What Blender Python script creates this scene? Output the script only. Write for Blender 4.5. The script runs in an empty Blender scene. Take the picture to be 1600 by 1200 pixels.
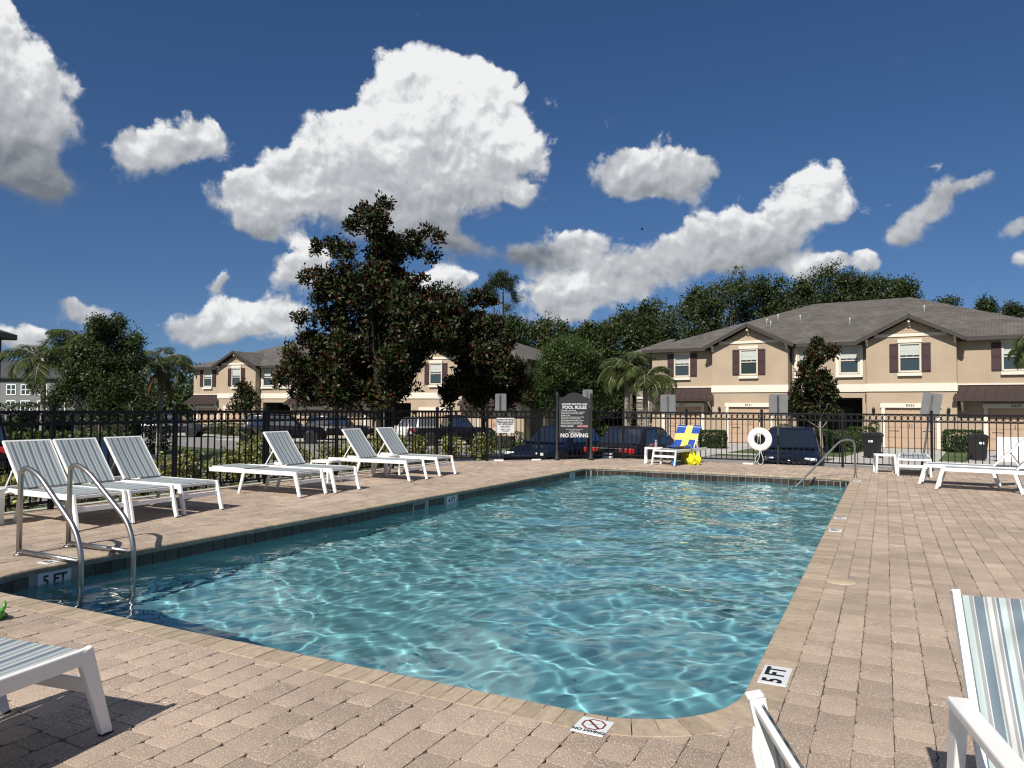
import bpy, bmesh, math, random
import numpy as np
from mathutils import Vector, Matrix
S = bpy.context.scene
COL = S.collection
R = math.radians
# ------------------------------------------------------------------ camera
cd = bpy.data.cameras.new('camera'); cam = bpy.data.objects.new('camera', cd); COL.objects.link(cam); S.camera = cam
fw = Vector((-0.45138, 0.89176, 0.03192)); rt = Vector((0.89229, 0.45140, 0.00707)); up = Vector((0.00811, -0.03168, 0.99947))
cam.matrix_world = Matrix(((rt.x, up.x, -fw.x, 0), (rt.y, up.y, -fw.y, 0), (rt.z, up.z, -fw.z, 1.45), (0, 0, 0, 1)))
cd.sensor_width = 36; cd.lens = 36 * 1152.25 / 1600; cd.clip_start = .05; cd.clip_end = 3000
# ------------------------------------------------------------------ light
SUN_EL, SUN_AZ = R(42), R(-2)          # direction the light travels: azimuth from +Y
sl = bpy.data.lights.new('sun', 'SUN'); sl.energy = 5.0; sl.angle = R(.53); sl.color = (1, .94, .85)
sun = bpy.data.objects.new('sun', sl); COL.objects.link(sun)
sun.rotation_euler = Vector((math.sin(SUN_AZ) * math.cos(SUN_EL), math.cos(SUN_AZ) * math.cos(SUN_EL), -math.sin(SUN_EL))).to_track_quat('-Z', 'Y').to_euler()
sl.cycles.is_caustics_light = True
S.view_settings.view_transform = 'Standard'; S.view_settings.look = 'None'; S.view_settings.gamma = 1
S.view_settings.exposure = 0.30; S.view_settings.use_curve_mapping = False
S.cycles.use_denoising = True; S.cycles.caustics_refractive = True; S.cycles.caustics_reflective = False
S.cycles.sample_clamp_indirect = 8; S.cycles.max_bounces = 10; S.cycles.transparent_max_bounces = 16
S.cycles.blur_glossy = .5; S.cycles.pixel_filter_type = 'BLACKMAN_HARRIS'; S.cycles.filter_width = 1.2
# ------------------------------------------------------------------ sky: Nishita daylight with cumulus clouds
w = bpy.data.worlds.new('World'); S.world = w; w.use_nodes = True
w.cycles.sampling_method = 'MANUAL'; w.cycles.sample_map_resolution = 512
nt = w.node_tree; N = nt.nodes; LK = nt.links.new
bg = N['Background']; bg.inputs[1].default_value = .055
sky = N.new('ShaderNodeTexSky'); sky.sky_type = 'NISHITA'; sky.sun_disc = False
sky.sun_elevation = SUN_EL; sky.sun_rotation = SUN_AZ + math.pi
sky.air_density = 1.0; sky.dust_density = .1; sky.ozone_density = 2.5
CLOUDS= [(-32.01, 21.53, 5.75, 3.73, 0, 1, 1), (-34.52, 23.36, 3.07, 2.21, 0, 0.9, 1), (-29.42, 23.13, 2.41, 1.98, 0, 0.9, 1), (-27.23, 19.85, 2.31, 1.71, 0, 0.9, 1), (-37.41, 19.03, 5.36, 3.12, 15, 1, 0.95), (-43.07, 16.37, 4.88, 2.32, 12, 1, 0.85), (-46.01, 14.99, 2.34, 2.13, 0, 0.7, 0.8), (-32.46, 17.01, 6.47, 2.85, 0, 1, 0.7), (-40.79, 20.1, 1.81, 1.56, 0, 0.7, 0.9), (-26.7, 16.56, 1.2, 0.84, 0, 0.7, 0.8), (-46.2, 12.95, 1.52, 0.99, 0, 0.7, 0.6), (-35.88, 14.08, 5.87, 2.11, 0, 0.9, 0.45), (-31.17, 12.58, 2.59, 0.96, -10, 0.8, 0.15), (-42.61, 10.58, 2.55, 2.24, 0, 0.85, 0.85), (-33.12, 9.39, 2.57, 1.36, 0, 0.8, 0.9), (-61.05, 19.28, 3.25, 3.29, 0, 1, 0.8), (-62.18, 22.85, 0.97, 2.12, 0, 0.8, 0.9), (-61.12, 15.43, 2.97, 2.4, 0, 1, 0.15), (-59.34, 14.36, 1.67, 0.96, 0, 0.7, 0.1), (-54.39, 17.05, 1.92, 1.8, 0, 0.85, 0.75), (-51.35, 17.75, 2.36, 1.75, 10, 0.85, 0.75), (-49.38, 18.85, 1.13, 1.17, 20, 0.7, 0.8), (-17.75, 17.66, 2.69, 1.91, 0, 0.9, 0.75), (-13.88, 17.47, 2.48, 1.98, 0, 0.9, 0.75), (-15.8, 16.66, 2.8, 1.0, 0, 0.8, 0.55), (-9.23, 13.28, 3.73, 1.73, 0, 1, 0.85), (-4.57, 15.18, 2.41, 2.09, 0, 1, 0.95), (-8.55, 11.59, 3.79, 1.47, 0, 0.95, 0.45), (-13.17, 11.73, 3.78, 1.31, 0, 0.95, 0.7), (-25.82, 11.78, 2.6, 1.06, 0, 0.8, 0.1), (-21.68, 12.39, 2.48, 1.53, 10, 0.8, 0.75), (-17.74, 10.06, 4.63, 1.63, 8, 0.9, 0.7), (-22.66, 8.67, 4.72, 2.25, 0, 1, 0.8), (1.08, 12.07, 1.26, 1.02, 0, 0.75, 0.6), (2.71, 13.66, 2.21, 1.08, 38, 0.65, 0.65), (5.14, 14.84, 1.6, 0.6, 20, 0.6, 0.7), (7.8, 11.87, 1.16, 0.79, 20, 0.6, 0.7), (7.91, 10.06, 0.81, 0.8, 0, 0.6, 0.7), (-46.3, 6.27, 3.78, 1.68, 10, 0.95, 0.85), (-49.89, 5.55, 2.12, 1.37, 0, 0.85, 0.75), (-56.76, 5.91, 2.26, 0.94, 0, 0.6, 0.7), (-60.33, 4.29, 1.81, 1.08, 0, 0.75, 0.8), (-58.07, 6.37, 1.25, 0.51, 0, 0.4, 0.4), (-4.09, 10.31, 2.55, 0.9, 0, 0.9, 0.85), (-1.17, 10.11, 0.89, 0.88, 0, 0.75, 0.85), (-48.32, 8.61, 0.96, 0.46, 30, 0.4, 0.7)]
def wn(kind, *ins, op=None, **kw):
    n = N.new(kind)
    if op: n.operation = op
    for k, v in kw.items(): setattr(n, k, v)
    for i, v in enumerate(ins):
        if v is None: continue
        if isinstance(v, bpy.types.NodeSocket): LK(v, n.inputs[i])
        else: n.inputs[i].default_value = v
    return n
def wm(op, *ins, clamp=False):
    n = wn('ShaderNodeMath', *ins, op=op); n.use_clamp = clamp
    return n.outputs[0]
tc = N.new('ShaderNodeTexCoord')
sep = wn('ShaderNodeSeparateXYZ', tc.outputs['Generated'])
az = wm('MULTIPLY', wm('ARCTAN2', sep.outputs[0], sep.outputs[1]), 180 / math.pi)
el = wm('MULTIPLY', wm('ARCSINE', sep.outputs[2]), 180 / math.pi)
P0 = wn('ShaderNodeCombineXYZ', az, el, 0.0).outputs[0]
# warp the outline so that every cloud gets a ragged, billowing edge
def noise(vec, scale, detail, rough=.55, lac=2.0):
    n = wn('ShaderNodeTexNoise', vec); n.noise_dimensions = '3D'
    n.inputs['Scale'].default_value = scale; n.inputs['Detail'].default_value = detail
    n.inputs['Roughness'].default_value = rough; n.inputs['Lacunarity'].default_value = lac
    return n
def vadd(a, b): return wn('ShaderNodeVectorMath', a, b, op='ADD').outputs[0]
def vscale(a, s):
    n = wn('ShaderNodeVectorMath', a, op='SCALE'); n.inputs['Scale'].default_value = s
    return n.outputs[0]
nw = noise(P0, .22, 5.0, .55)
warp = vscale(vadd(nw.outputs['Color'], wn('ShaderNodeCombineXYZ', -.5, -.5, -.5).outputs[0]), 2.2)
P1 = vadd(P0, warp)
den = lit = hgt = None
for (a0, e0, ra, re, ro, amp, lt) in CLOUDS:
    m = N.new('ShaderNodeMapping'); m.vector_type = 'TEXTURE'; LK(P1, m.inputs[0])
    m.inputs['Location'].default_value = (a0, e0, 0); m.inputs['Rotation'].default_value = (0, 0, R(ro)); sc_ = 1.30 if ra < 4 else 1.20; m.inputs['Scale'].default_value = (ra * sc_, re * sc_, 1)
    r2 = wn('ShaderNodeVectorMath', m.outputs[0], m.outputs[0], op='DOT_PRODUCT').outputs['Value']
    e_ = wm('MULTIPLY', wm('POWER', .11, r2), amp * 1.9)
    y = wn('ShaderNodeSeparateXYZ', m.outputs[0]).outputs[1]
    ly = wm('MULTIPLY', wm('MULTIPLY_ADD', y, .34, lt), e_)
    den = e_ if den is None else wm('ADD', den, e_)
    lit = ly if lit is None else wm('ADD', lit, ly)
# same broken cumulus added unseen round the rest of the sky, neutralising blue fill
faz = wm('ABSOLUTE', wm('ADD', az, 27.0))
mout = wn('ShaderNodeMapRange', wm('MAXIMUM', faz, wm('MULTIPLY_ADD', el, 1.2, 2.0)), 42.0, 56.0, 0.0, 1.0).outputs[0]
nb_ = noise(wn('ShaderNodeVectorMath', tc.outputs['Generated'], (1.0, 1.0, 1.9), op='MULTIPLY').outputs[0], 2.6, 3.0, .5)
cov = wn('ShaderNodeMapRange', nb_.outputs[0], .47, .60, 0.0, 1.1).outputs[0]
dout = wm('MULTIPLY', wm('MULTIPLY', cov, mout), wn('ShaderNodeMapRange', el, -1.0, 4.0, 0.0, 1.0).outputs[0])
den = wm('ADD', den, dout); lit = wm('MULTIPLY_ADD', dout, .72, lit)
shade = wm('DIVIDE', lit, wm('MAXIMUM', den, .02))
# billows: fine noise, and the same noise a little towards the sun gives each puff a lit and a shaded side
def billow(vec, scale, detail):
    v = wn('ShaderNodeTexVoronoi', vec); v.voronoi_dimensions = '2D'; v.feature = 'F1'; v.normalize = True
    v.inputs['Scale'].default_value = scale; v.inputs['Detail'].default_value = detail; v.inputs['Roughness'].default_value = .46; v.inputs['Lacunarity'].default_value = 2.2
    return wm('SUBTRACT', 1.0, wm('MULTIPLY', v.outputs['Distance'], 1.0))
nsm = noise(P0, 1.3, 3.0, .6)
P2 = vadd(P1, vscale(vadd(nsm.outputs['Color'], wn('ShaderNodeCombineXYZ', -.5, -.5, -.5).outputs[0]), .9))
b1 = billow(P2, .36, 4.0); b2 = billow(vadd(P2, wn('ShaderNodeCombineXYZ', -.15, .40, 0.0).outputs[0]), .36, 2.5)
n1 = noise(P1, .34, 7.0, .52)
off = vadd(P1, wn('ShaderNodeCombineXYZ', -.25, .55, 0.0).outputs[0])
n2 = noise(off, .34, 3.0, .45)
n3 = noise(P1, .34, 3.0, .45)
nz = wm('SUBTRACT', n1.outputs[0], .5)
dens = wm('ADD', wm('MULTIPLY_ADD', nz, 1.1, den), wm('MULTIPLY', wm('SUBTRACT', b1, .66), 1.7))
mr = wn('ShaderNodeMapRange', dens, .42, wm('MULTIPLY_ADD', wm('SUBTRACT', 1.0, shade, clamp=True), .75, .74), 0.0, 1.0); mr.interpolation_type = 'SMOOTHSTEP'
alpha = mr.outputs[0]
relief = wm('ADD', wm('MULTIPLY', wm('SUBTRACT', n3.outputs[0], n2.outputs[0]), 1.8), wm('MULTIPLY', wm('SUBTRACT', n1.outputs[0], n3.outputs[0]), 1.2))
br = wm('ADD', wm('MULTIPLY_ADD', relief, .8, wm('MULTIPLY_ADD', shade, 1.0, -.04)), wm('MULTIPLY', wm('SUBTRACT', b1, b2), .75))
# thin rims let the sky through, thick cores are greyer below
brc = N.new('ShaderNodeValToRGB'); LK(br, brc.inputs[0])
cr = brc.color_ramp; cr.elements[0].position = .02; cr.elements[0].color = (2.6, 2.9, 3.4, 1)
cr.elements[1].position = 1.0; cr.elements[1].color = (12.8, 12.9, 13.0, 1)
e1 = cr.elements.new(.45); e1.color = (5.4, 5.7, 6.2, 1)
e2 = cr.elements.new(.78); e2.color = (8.2, 8.5, 8.9, 1)
lift = wn('ShaderNodeCombineXYZ', sep.outputs[0], sep.outputs[1], wm('MULTIPLY_ADD', wm('MAXIMUM', sep.outputs[2], 0.0), .90, .085)).outputs[0]
LK(wn('ShaderNodeVectorMath', lift, op='NORMALIZE').outputs[0], sky.inputs[0])
hs = N.new('ShaderNodeHueSaturation'); hs.inputs['Saturation'].default_value = 1.18; LK(sky.outputs[0], hs.inputs['Color'])
mix = N.new('ShaderNodeMix'); mix.data_type = 'RGBA'
tint = wn('ShaderNodeVectorMath', hs.outputs[0], (.80, .86, 1.02), op='MULTIPLY')
LK(alpha, mix.inputs['Factor']); LK(tint.outputs[0], mix.inputs[6]); LK(brc.outputs[0], mix.inputs[7])
LK(mix.outputs[2], bg.inputs[0])
# ------------------------------------------------------------------ helpers
rnd = random.Random(7); rng = np.random.default_rng(7)
MATS = {}
def principled(name, col, rough=.6, metal=0., spec=.5, var=0., vscale=8., bump=0., bscale=60., coat=0., island=0., coords='Object'):
    m = bpy.data.materials.new(name); m.use_nodes = True; MATS[name] = m
    n = m.node_tree.nodes; l = m.node_tree.links.new; b = n['Principled BSDF']
    b.inputs['Base Color'].default_value = (*col, 1); b.inputs['Roughness'].default_value = rough
    b.inputs['Metallic'].default_value = metal; b.inputs['Specular IOR Level'].default_value = spec
    b.inputs['Coat Weight'].default_value = coat
    t = n.new('ShaderNodeTexCoord')
    out = None
    if var or island:
        hs = n.new('ShaderNodeHueSaturation'); hs.inputs['Color'].default_value = (*col, 1)
        val = None
        if var:
            tx = n.new('ShaderNodeTexNoise'); tx.inputs['Scale'].default_value = vscale; tx.inputs['Detail'].default_value = 5; l(t.outputs[coords], tx.inputs['Vector'])
            mr = n.new('ShaderNodeMapRange'); mr.inputs['From Min'].default_value = .25; mr.inputs['From Max'].default_value = .75
            mr.inputs['To Min'].default_value = 1 - var; mr.inputs['To Max'].default_value = 1 + var; l(tx.outputs[0], mr.inputs[0]); val = mr.outputs[0]
        if island:
            g = n.new('ShaderNodeNewGeometry'); oi = n.new('ShaderNodeObjectInfo')
            ad = n.new('ShaderNodeMath'); ad.operation = 'ADD'; l(g.outputs['Random Per Island'], ad.inputs[0]); l(oi.outputs['Random'], ad.inputs[1])
            fr = n.new('ShaderNodeMath'); fr.operation = 'FRACT'; l(ad.outputs[0], fr.inputs[0])
            m2 = n.new('ShaderNodeMapRange'); m2.inputs['To Min'].default_value = 1 - island; m2.inputs['To Max'].default_value = 1 + island; l(fr.outputs[0], m2.inputs[0])
            if val is None: val = m2.outputs[0]
            else:
                mu = n.new('ShaderNodeMath'); mu.operation = 'MULTIPLY'; l(val, mu.inputs[0]); l(m2.outputs[0], mu.inputs[1]); val = mu.outputs[0]
        l(val, hs.inputs['Value']); l(hs.outputs[0], b.inputs['Base Color'])
    if bump:
        tb = n.new('ShaderNodeTexNoise'); tb.inputs['Scale'].default_value = bscale; tb.inputs['Detail'].default_value = 4; l(t.outputs[coords], tb.inputs['Vector'])
        bp = n.new('ShaderNodeBump'); bp.inputs['Strength'].default_value = bump; bp.inputs['Distance'].default_value = .01
        l(tb.outputs[0], bp.inputs['Height']); l(bp.outputs[0], b.inputs['Normal'])
    return m
def leafmat(name, c1, c2, under=None, rough=.4, trans=.3, c3=None):
    m = bpy.data.materials.new(name); m.use_nodes = True
    n = m.node_tree.nodes; l = m.node_tree.links.new; b = n['Principled BSDF']; out = n['Material Output']
    g = n.new('ShaderNodeNewGeometry'); r = n.new('ShaderNodeValToRGB'); l(g.outputs['Random Per Island'], r.inputs[0])
    r.color_ramp.elements[0].color = (*c1, 1); r.color_ramp.elements[1].color = (*c2, 1)
    if c3:
        r.color_ramp.elements[1].position = .8; e = r.color_ramp.elements.new(.93); e.color = (*c3, 1)
    col = r.outputs[0]
    if under:
        mx = n.new('ShaderNodeMix'); mx.data_type = 'RGBA'; l(g.outputs['Backfacing'], mx.inputs['Factor']); l(col, mx.inputs[6]); mx.inputs[7].default_value = (*under, 1); col = mx.outputs[2]
    l(col, b.inputs['Base Color']); b.inputs['Roughness'].default_value = rough; b.inputs['Specular IOR Level'].default_value = .45
    t = n.new('ShaderNodeBsdfTranslucent'); l(col, t.inputs[0])
    ms = n.new('ShaderNodeMixShader'); ms.inputs[0].default_value = trans; l(b.outputs[0], ms.inputs[1]); l(t.outputs[0], ms.inputs[2]); l(ms.outputs[0], out.inputs[0])
    return m
def link(name, me, parent=None):
    o = bpy.data.objects.new(name, me); COL.objects.link(o)
    if parent is not None: o.parent = parent
    return o
def np_mesh(name, V, F, mat, smooth=False):
    F = np.asarray(F, np.int32); k = F.shape[1]
    me = bpy.data.meshes.new(name); me.vertices.add(len(V)); me.vertices.foreach_set('co', np.asarray(V, np.float32).ravel())
    me.loops.add(F.size); me.loops.foreach_set('vertex_index', F.ravel()); me.polygons.add(len(F))
    me.polygons.foreach_set('loop_start', np.arange(0, F.size, k, dtype=np.int32))
    if smooth: me.polygons.foreach_set('use_smooth', np.ones(len(F), bool))
    me.update(calc_edges=True); me.materials.append(mat)
    return me
class MB:
    """collects boxes, beams, tubes, prisms; build() links them as one mesh object"""
    def __init__(s): s.v = []; s.f = []; s.m = []; s.sm = []
    def add(s, vs, fs, mi=0, smooth=False):
        o = len(s.v); s.v += [tuple(x) for x in vs]; s.f += [tuple(i + o for i in f) for f in fs]; s.m += [mi] * len(fs); s.sm += [smooth] * len(fs); return s
    def box(s, c, d, rot=None, mi=0, bev=0.):
        x, y, z = (k / 2 for k in d); c = Vector(c)
        if bev:
            b = min(bev, x * .9, y * .9, z * .9); vs = []
            bm = bmesh.new(); bmesh.ops.create_cube(bm, size=1)
            for v in bm.verts: v.co = Vector((v.co.x * 2 * x, v.co.y * 2 * y, v.co.z * 2 * z))
            bmesh.ops.bevel(bm, geom=bm.edges[:], offset=b, segments=1, affect='EDGES')
            bm.verts.index_update(); vs = [v.co.copy() for v in bm.verts]; fs = [[v.index for v in f.verts] for f in bm.faces]; bm.free()
        else:
            vs = [Vector((i, j, k)) for i in (-x, x) for j in (-y, y) for k in (-z, z)]
            fs = [(0, 1, 3, 2), (4, 6, 7, 5), (0, 4, 5, 1), (2, 3, 7, 6), (0, 2, 6, 4), (1, 5, 7, 3)]
        if rot is not None: vs = [rot @ v for v in vs]
        return s.add([v + c for v in vs], fs, mi)
    def beam(s, p, q, w, h, upv=(0, 0, 1), mi=0, w2=None, h2=None):
        p, q = Vector(p), Vector(q); a = (q - p).normalized(); u = Vector(upv)
        if abs(a.dot(u)) > .99: u = Vector((1, 0, 0))
        sd = a.cross(u).normalized(); u = sd.cross(a)
        w2 = w if w2 is None else w2; h2 = h if h2 is None else h2
        vs = [p + sd * i * w / 2 + u * j * h / 2 for i, j in ((-1, -1), (1, -1), (1, 1), (-1, 1))] + [q + sd * i * w2 / 2 + u * j * h2 / 2 for i, j in ((-1, -1), (1, -1), (1, 1), (-1, 1))]
        return s.add(vs, [(3, 2, 1, 0), (4, 5, 6, 7), (0, 1, 5, 4), (1, 2, 6, 5), (2, 3, 7, 6), (3, 0, 4, 7)], mi)
    def tube(s, path, r, n=8, cap=True, mi=0, closed=False):
        P = [Vector(p) for p in path]; rs = r if hasattr(r, '__len__') else [r] * len(P)
        vs = []; u = None; N_ = len(P)
        for i, p in enumerate(P):
            if closed: t = (P[(i + 1) % N_] - P[i - 1]).normalized()
            else: t = (P[min(i + 1, N_ - 1)] - P[max(i - 1, 0)]).normalized()
            if u is None: u = t.orthogonal().normalized()
            u = (u - t * u.dot(t)).normalized(); w_ = t.cross(u)
            vs += [p + (u * math.cos(2 * math.pi * k / n) + w_ * math.sin(2 * math.pi * k / n)) * rs[i] for k in range(n)]
        fs = []
        for i in range(N_ if closed else N_ - 1):
            a, b = i * n, ((i + 1) % N_) * n
            fs += [(a + k, a + (k + 1) % n, b + (k + 1) % n, b + k) for k in range(n)]
        s.add(vs, fs, mi, True)
        if cap and not closed:
            o = len(s.v) - len(vs); s.f += [tuple(o + k for k in reversed(range(n))), tuple(o + (N_ - 1) * n + k for k in range(n))]; s.m += [mi] * 2; s.sm += [False] * 2
        return s
    def prism(s, poly, depth, M=None, mi=0):
        """2-D polygon in the local XZ plane pushed along +Y by depth"""
        n = len(poly); vs = [Vector((x, 0, z)) for x, z in poly] + [Vector((x, depth, z)) for x, z in poly]
        if M is not None: vs = [M @ v for v in vs]
        fs = [tuple(range(n)), tuple(reversed(range(n, 2 * n)))] + [((i + 1) % n, i, n + i, n + (i + 1) % n) for i in range(n)]
        return s.add(vs, fs, mi)
    def lathe(s, prof, n=16, M=None, mi=0):
        vs = [Vector((r_ * math.cos(2 * math.pi * k / n), r_ * math.sin(2 * math.pi * k / n), z)) for r_, z in prof for k in range(n)]
        if M is not None: vs = [M @ v for v in vs]
        fs = [(i * n + k, i * n + (k + 1) % n, (i + 1) * n + (k + 1) % n, (i + 1) * n + k) for i in range(len(prof) - 1) for k in range(n)]
        fs += [tuple(reversed(range(n))), tuple(range((len(prof) - 1) * n, len(prof) * n))]
        return s.add(vs, fs, mi, True)
    def mesh(s, name, mats):
        me = bpy.data.meshes.new(name); me.from_pydata(s.v, [], s.f)
        for m in (mats if isinstance(mats, (list, tuple)) else [mats]): me.materials.append(m)
        me.polygons.foreach_set('material_index', s.m); me.polygons.foreach_set('use_smooth', s.sm); me.update()
        return me
    def build(s, name, mats, parent=None): return link(name, s.mesh(name, mats), parent)
def tag(o, label, cat, group=None):
    o['label'] = label; o['category'] = cat
    if group: o['group'] = group
    return o
def thing(name, label, cat, loc=(0, 0, 0), rz=0., group=None):
    o = bpy.data.objects.new(name, None); COL.objects.link(o); o.location = loc; o.rotation_euler = (0, 0, rz); o.empty_display_size = .1
    return tag(o, label, cat, group)
def kind(o, k): o['kind'] = k; return o
KIDS = {}
def copy_tree(root, loc, rz, label, group=None):
    r = root.copy(); COL.objects.link(r); r.location = loc; r.rotation_euler = (0, 0, rz); r['label'] = label
    if group: r['group'] = group
    for ch in list(root.children):
        c = ch.copy(); COL.objects.link(c); c.parent = r
        for g in ch.children:
            d = g.copy(); COL.objects.link(d); d.parent = c
    return r
def text(name, body, size, mat, parent, M, bold=0., align='CENTER', xs=1.):
    cu = bpy.data.curves.new(name, 'FONT'); cu.body = body; cu.size = size; cu.align_x = align; cu.align_y = 'CENTER'; cu.offset = bold; cu.resolution_u = 2
    o = bpy.data.objects.new(name + '_src', cu); COL.objects.link(o)
    dg = bpy.context.evaluated_depsgraph_get(); dg.update()
    me = bpy.data.meshes.new_from_object(o.evaluated_get(dg)); bpy.data.objects.remove(o); bpy.data.curves.remove(cu)
    me.transform(M @ Matrix.Scale(xs, 4, (1, 0, 0))); me.materials.clear(); me.materials.append(mat); me.name = name
    return link(name, me, parent)
FACE_NY = Matrix.Rotation(R(90), 4, 'X')        # text standing up, read from -Y
def T(*p): return Matrix.Translation(p)
def RZ(a): return Matrix.Rotation(a, 4, 'Z')
def smooth(a, b, x):
    t = np.clip((np.asarray(x, float) - a) / (b - a), 0, 1); return t * t * (3 - 2 * t)
# ---- materials
white = principled('white_powder_coat', (.76, .76, .745), .38, var=.06, vscale=5)
whitep = principled('white_plastic', (.82, .82, .80), .45)
black = principled('black_metal', (.005, .005, .007), .5, spec=.25)
chrome = principled('stainless_steel', (.42, .41, .39), .34, metal=1., var=.08, vscale=20)
# ------------------------------------------------------------------ pool: outline, basin, water, tiles, coping
XR, YN, YF, CR = -.659, 3.348, 17.095, .2
def xl(y): return -6.63 + .018 * (y - 8.33)
def arc(c, r, a0, a1, n): return [(c[0] + r * math.cos(R(a0 + (a1 - a0) * i / n)), c[1] + r * math.sin(R(a0 + (a1 - a0) * i / n))) for i in range(n + 1)]
RN, RF = .62, .5
path = arc((XR - RN, YN + RN), RN, -90, 0, 8) + arc((XR - RF, YF - RF), RF, 0, 90, 6) + arc((xl(YF) + RF, YF - RF), RF, 90, 181, 6) + arc((xl(YN) + RN, YN + RN), RN, 181, 270, 6)
class Loop:
    """arc-length walk round the pool edge, anticlockwise from the near right corner; normals point away from the water"""
    def __init__(s, pts):
        s.p = [Vector((x, y, 0)) for x, y in pts]; s.n = len(s.p); s.s = [0]
        for i in range(s.n): s.s.append(s.s[-1] + (s.p[(i + 1) % s.n] - s.p[i]).length)
        s.L = s.s[-1]
        seg = [(s.p[(i + 1) % s.n] - s.p[i]).normalized() for i in range(s.n)]
        s.nv = []
        for i in range(s.n):
            t = (seg[i] + seg[i - 1]).normalized(); s.nv.append(Vector((t.y, -t.x, 0)))
    def at(s, d, off=0., z=0.):
        d %= s.L; i = max(k for k in range(s.n) if s.s[k] <= d); f = (d - s.s[i]) / max(1e-9, s.s[i + 1] - s.s[i]); j = (i + 1) % s.n
        nn = (s.nv[i] * (1 - f) + s.nv[j] * f).normalized(); q = s.p[i] * (1 - f) + s.p[j] * f + nn * off
        return Vector((q.x, q.y, z))
LP = Loop(path)
# basin: plaster walls and a floor that falls from 0.95 m to 1.5 m
plaster = principled('pool_plaster', (.205, .44, .495), .8, var=.10, vscale=2.5, coords='Generated')
plaster.node_tree.nodes['Noise Texture'].inputs['Scale'].default_value = 14
def floor_z(y): return -1.42 + .34 * float(smooth(5, 16, y))
ring = [LP.at(s_, .022) for s_ in LP.s[:-1]]
mb = MB(); n = len(ring)
mb.add([(p.x, p.y, -.215) for p in ring] + [(p.x, p.y, floor_z(p.y)) for p in ring], [((i + 1) % n, i, n + i, n + (i + 1) % n) for i in range(n)])
pool = kind(mb.build('pool_basin_wall', plaster), 'structure')
ny_, nx_ = 24, 8; ys = np.linspace(YN - .05, YF + .05, ny_); xs_ = np.linspace(-7.0, XR + .05, nx_)
Vf = [(x, y, floor_z(y)) for y in ys for x in xs_]; Ff = [(j * nx_ + i, j * nx_ + i + 1, (j + 1) * nx_ + i + 1, (j + 1) * nx_ + i) for j in range(ny_ - 1) for i in range(nx_ - 1)]
pfloor = kind(link('pool_floor', np_mesh('pool_floor', Vf, Ff, plaster, True)), 'structure')
# entry steps under the grab rail
mb = MB()
for k in range(3): mb.box((-1.62, YF - .17 - .3 * k, -.42 - .26 * k - .3), (1.9, .3 + .004 * k, .6))
psteps = kind(mb.build('pool_steps', plaster), 'structure')
for o in (pool, pfloor, psteps): o.cycles.is_caustics_receiver = True
# water: a real rippled surface; its refraction throws the light network on the floor
WZ = -.165
wx_ = np.linspace(xl(8) - .35, XR + .03, 300); wy_ = np.concatenate([np.linspace(YN - .03, 9.5, 330), np.linspace(9.5, YF + .03, 251)[1:]])
X, Y = np.meshgrid(wx_, wy_); Z = np.zeros_like(X); wr = np.random.default_rng(11)
for i in range(90):
    lam = math.exp(wr.uniform(math.log(.30), math.log(2.2)) if i % 4 else wr.uniform(math.log(.12), math.log(.30))); k = 2 * math.pi / lam
    a = wr.normal(math.pi * .5, 1.0) if i % 3 else wr.uniform(0, 6.28)
    px = X + .16 * np.sin(Y * 1.1 + i) + .05 * np.sin(Y * 3.1 + 2.3 * i); py = Y + .16 * np.sin(X * 1.4 + 2 * i) + .05 * np.sin(X * 3.7 + 1.1 * i)
    env = .35 + .65 * (.5 + .5 * np.sin(X * .9 + i * 1.7) * np.sin(Y * .55 + i * 2.9))
    Z += .0112 * lam ** 1.25 / math.sqrt(90) * 1.414 * env * np.sin(k * (px * math.cos(a) + py * math.sin(a)) + wr.uniform(0, 6.28))
Z = Z * (1 + .5 * smooth(8, 15, Y)) + WZ
m = bpy.data.materials.new('pool_water'); m.use_nodes = True; nn = m.node_tree; nn.nodes.clear()
o_ = nn.nodes.new('ShaderNodeOutputMaterial'); gl = nn.nodes.new('ShaderNodeBsdfGlass'); gl.inputs['IOR'].default_value = 1.33; gl.inputs['Roughness'].default_value = 0; gl.inputs['Color'].default_value = (.88, .955, .96, 1)
nn.links.new(gl.outputs[0], o_.inputs[0])
ny_, nx_ = X.shape; ii = np.arange(ny_ - 1)[:, None] * nx_ + np.arange(nx_ - 1)[None]
water = kind(link('pool_water', np_mesh('pool_water', np.stack([X, Y, Z], -1).reshape(-1, 3), np.stack([ii, ii + 1, ii + nx_ + 1, ii + nx_], -1).reshape(-1, 4), m, True)), 'structure')
water.cycles.is_caustics_caster = True
# waterline tiles: dark slate-blue glazed, each its own piece with a pale grout joint
tilemat = principled('dark_glazed_tile', (.040, .029, .022), .3, var=.35, vscale=14, island=.35)
labelmat = principled('white_glazed_tile', (.62, .64, .64), .35)
inkmat = principled('black_lettering', (.006, .006, .007), .5)
redmat = principled('dark_red_lettering', (.16, .012, .02), .5)
grout = principled('grout', (.30, .30, .28), .85)
mb = MB(); rg = [LP.at(s_, .021) for s_ in LP.s[:-1]]
mb.add([(p.x, p.y, -.02) for p in rg] + [(p.x, p.y, -.22) for p in rg], [((i + 1) % n, i, n + i, n + (i + 1) % n) for i in range(n)])
band = kind(mb.build('waterline_wall', grout), 'structure')
TP = .1513
tile_me = MB().box((0, 0, 0), (TP - .007, .01, .145), bev=.002).mesh('tile', tilemat)
s_far0 = LP.s[17 - 1 - 1]; nt_ = int(LP.L / TP)
def on_wall(s_): # left or far wall shows from the photograph's side
    p = LP.at(s_); return p.x < -6.0 or p.y > 16.5
rest = MB()
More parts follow.
